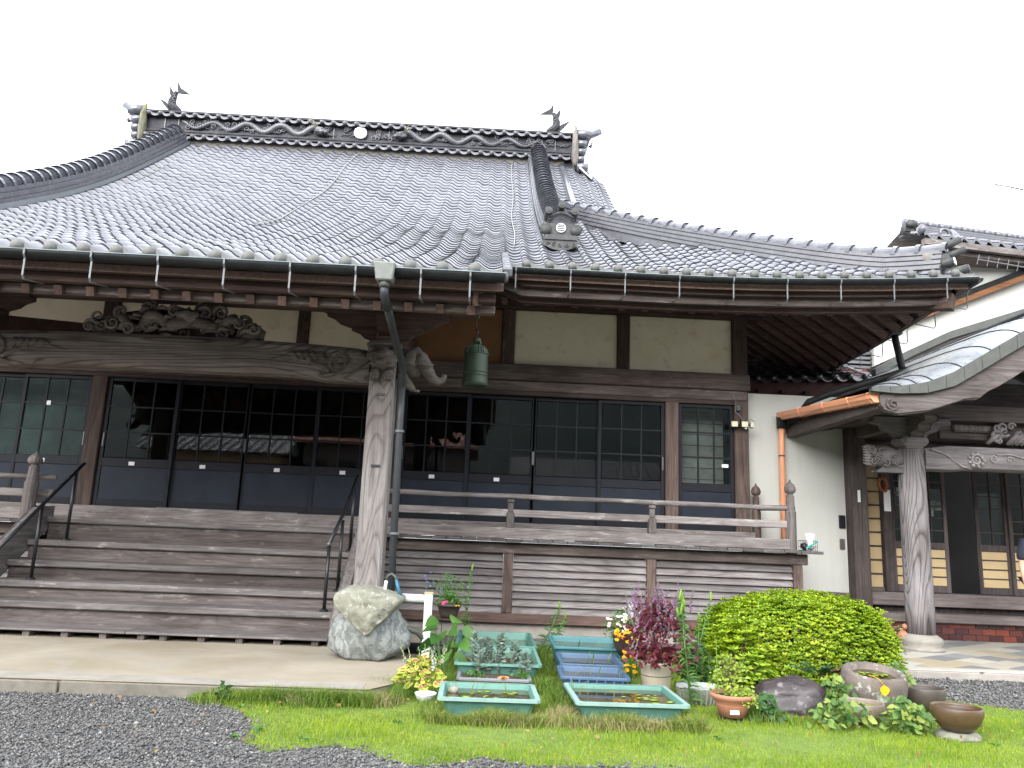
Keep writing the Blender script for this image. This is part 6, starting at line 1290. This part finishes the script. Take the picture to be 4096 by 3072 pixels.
# ================================================================== what stands behind the photographer (seen as reflections in the panes)
hm=leafmat('far_wood',[(.045,.06,.053),(.075,.092,.082)],.9,0); hv=MB(); nx,ny=40,6; vs_=[]
for j in range(ny):
    for i in range(nx):
        x=-110+220*i/(nx-1); y=-45-j*14; h=(0,9,16,22,26,27)[j]*(1+.25*sin(x*.05+1)+.12*sin(x*.17)); vs_.append((x,y+3*sin(i*1.3),h))
hv.add(vs_,[(j*nx+i,j*nx+i+1,(j+1)*nx+i+1,(j+1)*nx+i) for j in range(ny-1) for i in range(nx-1)]); hv.build('hills',hm,kind='structure')
def house(lab,x0,x1,y0,y1,ze,zr,wall,roofm,tcol):
    T=thing('village_house',lab,'house',((x0+x1)/2,(y0+y1)/2,0)); MB().box(x0,x1,y0,y1,0,ze).build('wall',wall,T); ym=(y0+y1)/2
    MB().prism([(y0-.6,ze-.1),(ym,zr),(y1+.6,ze-.1)],x0-.5,x1+.5,'x').build('roof',roofm,T)
    for k in range(int((x1-x0)/1.6)): MB().box(x0+.5+k*1.6,x0+1.4+k*1.6,y1,y1+.04,1.0,ze-1.0).build('window',M['intr'],T)
    n=int((x1-x0+1)/.5)
    for k in range(n):
        x=x0-.5+k*.5; MB().tube([(x,y1+.62,ze-.05),(x,ym,zr+.05)],.06,5).build('tile_row',tcol,T)
house('house with red tiled roof across the yard, reflected in the door panes',-10.5,-1.0,-27,-21,6.2,7.9,plain('dark_house_wall',(.10,.08,.07),.8),plain('red_tile',(.28,.09,.05),.6),plain('red_tile_row',(.36,.13,.08),.5))
house('tan walled house with grey roof across the yard, reflected in the door panes',-18.5,-11.3,-25,-19,5.3,6.7,plain('tan_house_wall',(.30,.20,.12),.8),plain('grey_tile_roof',(.12,.12,.12),.5),plain('grey_tile_row',(.16,.16,.16),.5))
house('grey boarded house across the yard, reflected in the veranda doors',2,13,-28,-22,4.6,6.2,plain('grey_house_wall',(.16,.15,.14),.8),plain('dark_tile_roof',(.06,.06,.065),.5),plain('dark_tile_row',(.09,.09,.095),.5))
# ================================================================== person standing at the porch edge
T=thing('person','person in dark navy shirt and trousers standing by the porch with arm hanging','person',(6.98,9.6,.1))
def skin(name,verts,edges,rad,mat,sub=2,root=0):
    me=bpy.data.meshes.new(name); me.from_pydata(verts,edges,[]); o=bpy.data.objects.new(name,me); COL.objects.link(o); me.materials.append(mat)
    sm=o.modifiers.new('s','SKIN'); sm.use_smooth_shade=True
    for i,v in enumerate(me.skin_vertices[0].data): v.radius=(rad[i],rad[i]) if not isinstance(rad[i],tuple) else rad[i]; v.use_root=(i==root)
    ss=o.modifiers.new('u','SUBSURF'); ss.levels=sub; ss.render_levels=sub; setpar(o,T); return o
px_,py_=6.98,9.6
SK=plain('skin',(.52,.30,.21),.55,.06); CL=plain('navy_cloth',(.016,.018,.03),.85,.3,12); HR=plain('black_hair',(.012,.010,.009),.5)
bv=[(0,0,.98),(0,0,1.15),(0,.01,1.36),(0,.01,1.47),(0,-.01,1.56),(0,-.015,1.66),(0,0,1.74), (-.10,0,.92),(-.105,-.01,.50),(-.105,.02,.10),(-.105,-.10,.045), (.10,0,.92),(.105,-.01,.50),(.105,.02,.10),(.105,-.10,.045), (-.17,.01,1.42),(-.225,.02,1.14),(-.235,-.05,.90), (.17,.01,1.42),(.225,.02,1.14),(.235,-.05,.90)]
be=[(0,1),(1,2),(2,3),(3,4),(4,5),(5,6),(0,7),(7,8),(8,9),(9,10),(0,11),(11,12),(12,13),(13,14),(2,15),(15,16),(16,17),(2,18),(18,19),(19,20)]
br=[(.15,.11),(.145,.10),(.16,.11),.06,.055,(.075,.09),.06,.085,.06,.042,.035,.085,.06,.042,.035,.06,.042,.028,.06,.042,.028]
off=Vector((px_,py_,.09)); W_=lambda L_:[tuple(Vector(v)+off) for v in L_]
skin('body',W_(bv),be,br,SK)
cv=[(0,0,.93),(0,0,1.15),(0,.01,1.36),(0,.01,1.44),(-.175,.01,1.42),(-.22,.02,1.19),(.175,.01,1.42),(.22,.02,1.19)]
skin('shirt',W_(cv),[(0,1),(1,2),(2,3),(2,4),(4,5),(2,6),(6,7)],[(.185,.14),(.175,.13),(.185,.135),.08,.085,.075,.085,.075],CL)
tv=[(0,0,1.0),(-.10,0,.92),(-.105,-.01,.50),(-.105,.02,.14),(.10,0,.92),(.105,-.01,.50),(.105,.02,.14)]
skin('trousers',W_(tv),[(0,1),(1,2),(2,3),(0,4),(4,5),(5,6)],[(.17,.13),.11,.085,.07,.11,.085,.07],CL)
for s in (-1,1):
    wx=s*.235; hv_=[(wx,-.05,.90),(wx,-.06,.86),(wx,-.065,.83)]; he=[(0,1),(1,2)]; hr_=[.026,.034,.032]
    for k in range(4):
        y=-.095+.021*k; ln=(.062,.075,.07,.055)[k]; b0=len(hv_); hv_+=[(wx,y+.02,.815),(wx-s*.008,y+.018,.815-ln*.55),(wx-s*.028,y+.014,.815-ln)]; he+=[(2,b0),(b0,b0+1),(b0+1,b0+2)]; hr_+=[.0105,.0095,.008]
    b0=len(hv_); hv_+=[(wx-s*.012,-.10,.85),(wx-s*.022,-.115,.815),(wx-s*.028,-.115,.785)]; he+=[(1,b0),(b0,b0+1),(b0+1,b0+2)]; hr_+=[.012,.011,.009]
    skin('hand',W_(hv_),he,hr_,SK)
h=MB(); h.blob(Vector((0,.02,1.70))+off,(.085,.105,.085),3,.05,2,1); h.build('hair',HR,T,True)
f=MB(); f.blob(Vector((0,-.108,1.61))+off,(.014,.022,.024),2,0,1,0); f.blob(Vector((-.084,0,1.62))+off,(.012,.022,.032),2,0,1,0); f.blob(Vector((.084,0,1.62))+off,(.012,.022,.032),2,0,1,0); f.build('nose_and_ears',SK,T,True)
for s in (-1,1): MB().blob(Vector((s*.031,-.092,1.645))+off,(.014,.008,.008),2,0,1,0).build('eye',HR,T,True)
MB().blob(Vector((0,-.098,1.56))+off,(.026,.008,.007),2,0,1,0).build('mouth',plain('lips',(.40,.15,.13),.5),T,True)
for s in (-1,1): MB().blob(Vector((s*.105,-.06,.035))+off,(.05,.125,.04),2,.05,2,1).build('shoe',M['black'],T,True)
for o in bpy.data.objects:
    if '_w' in o: del o['_w']
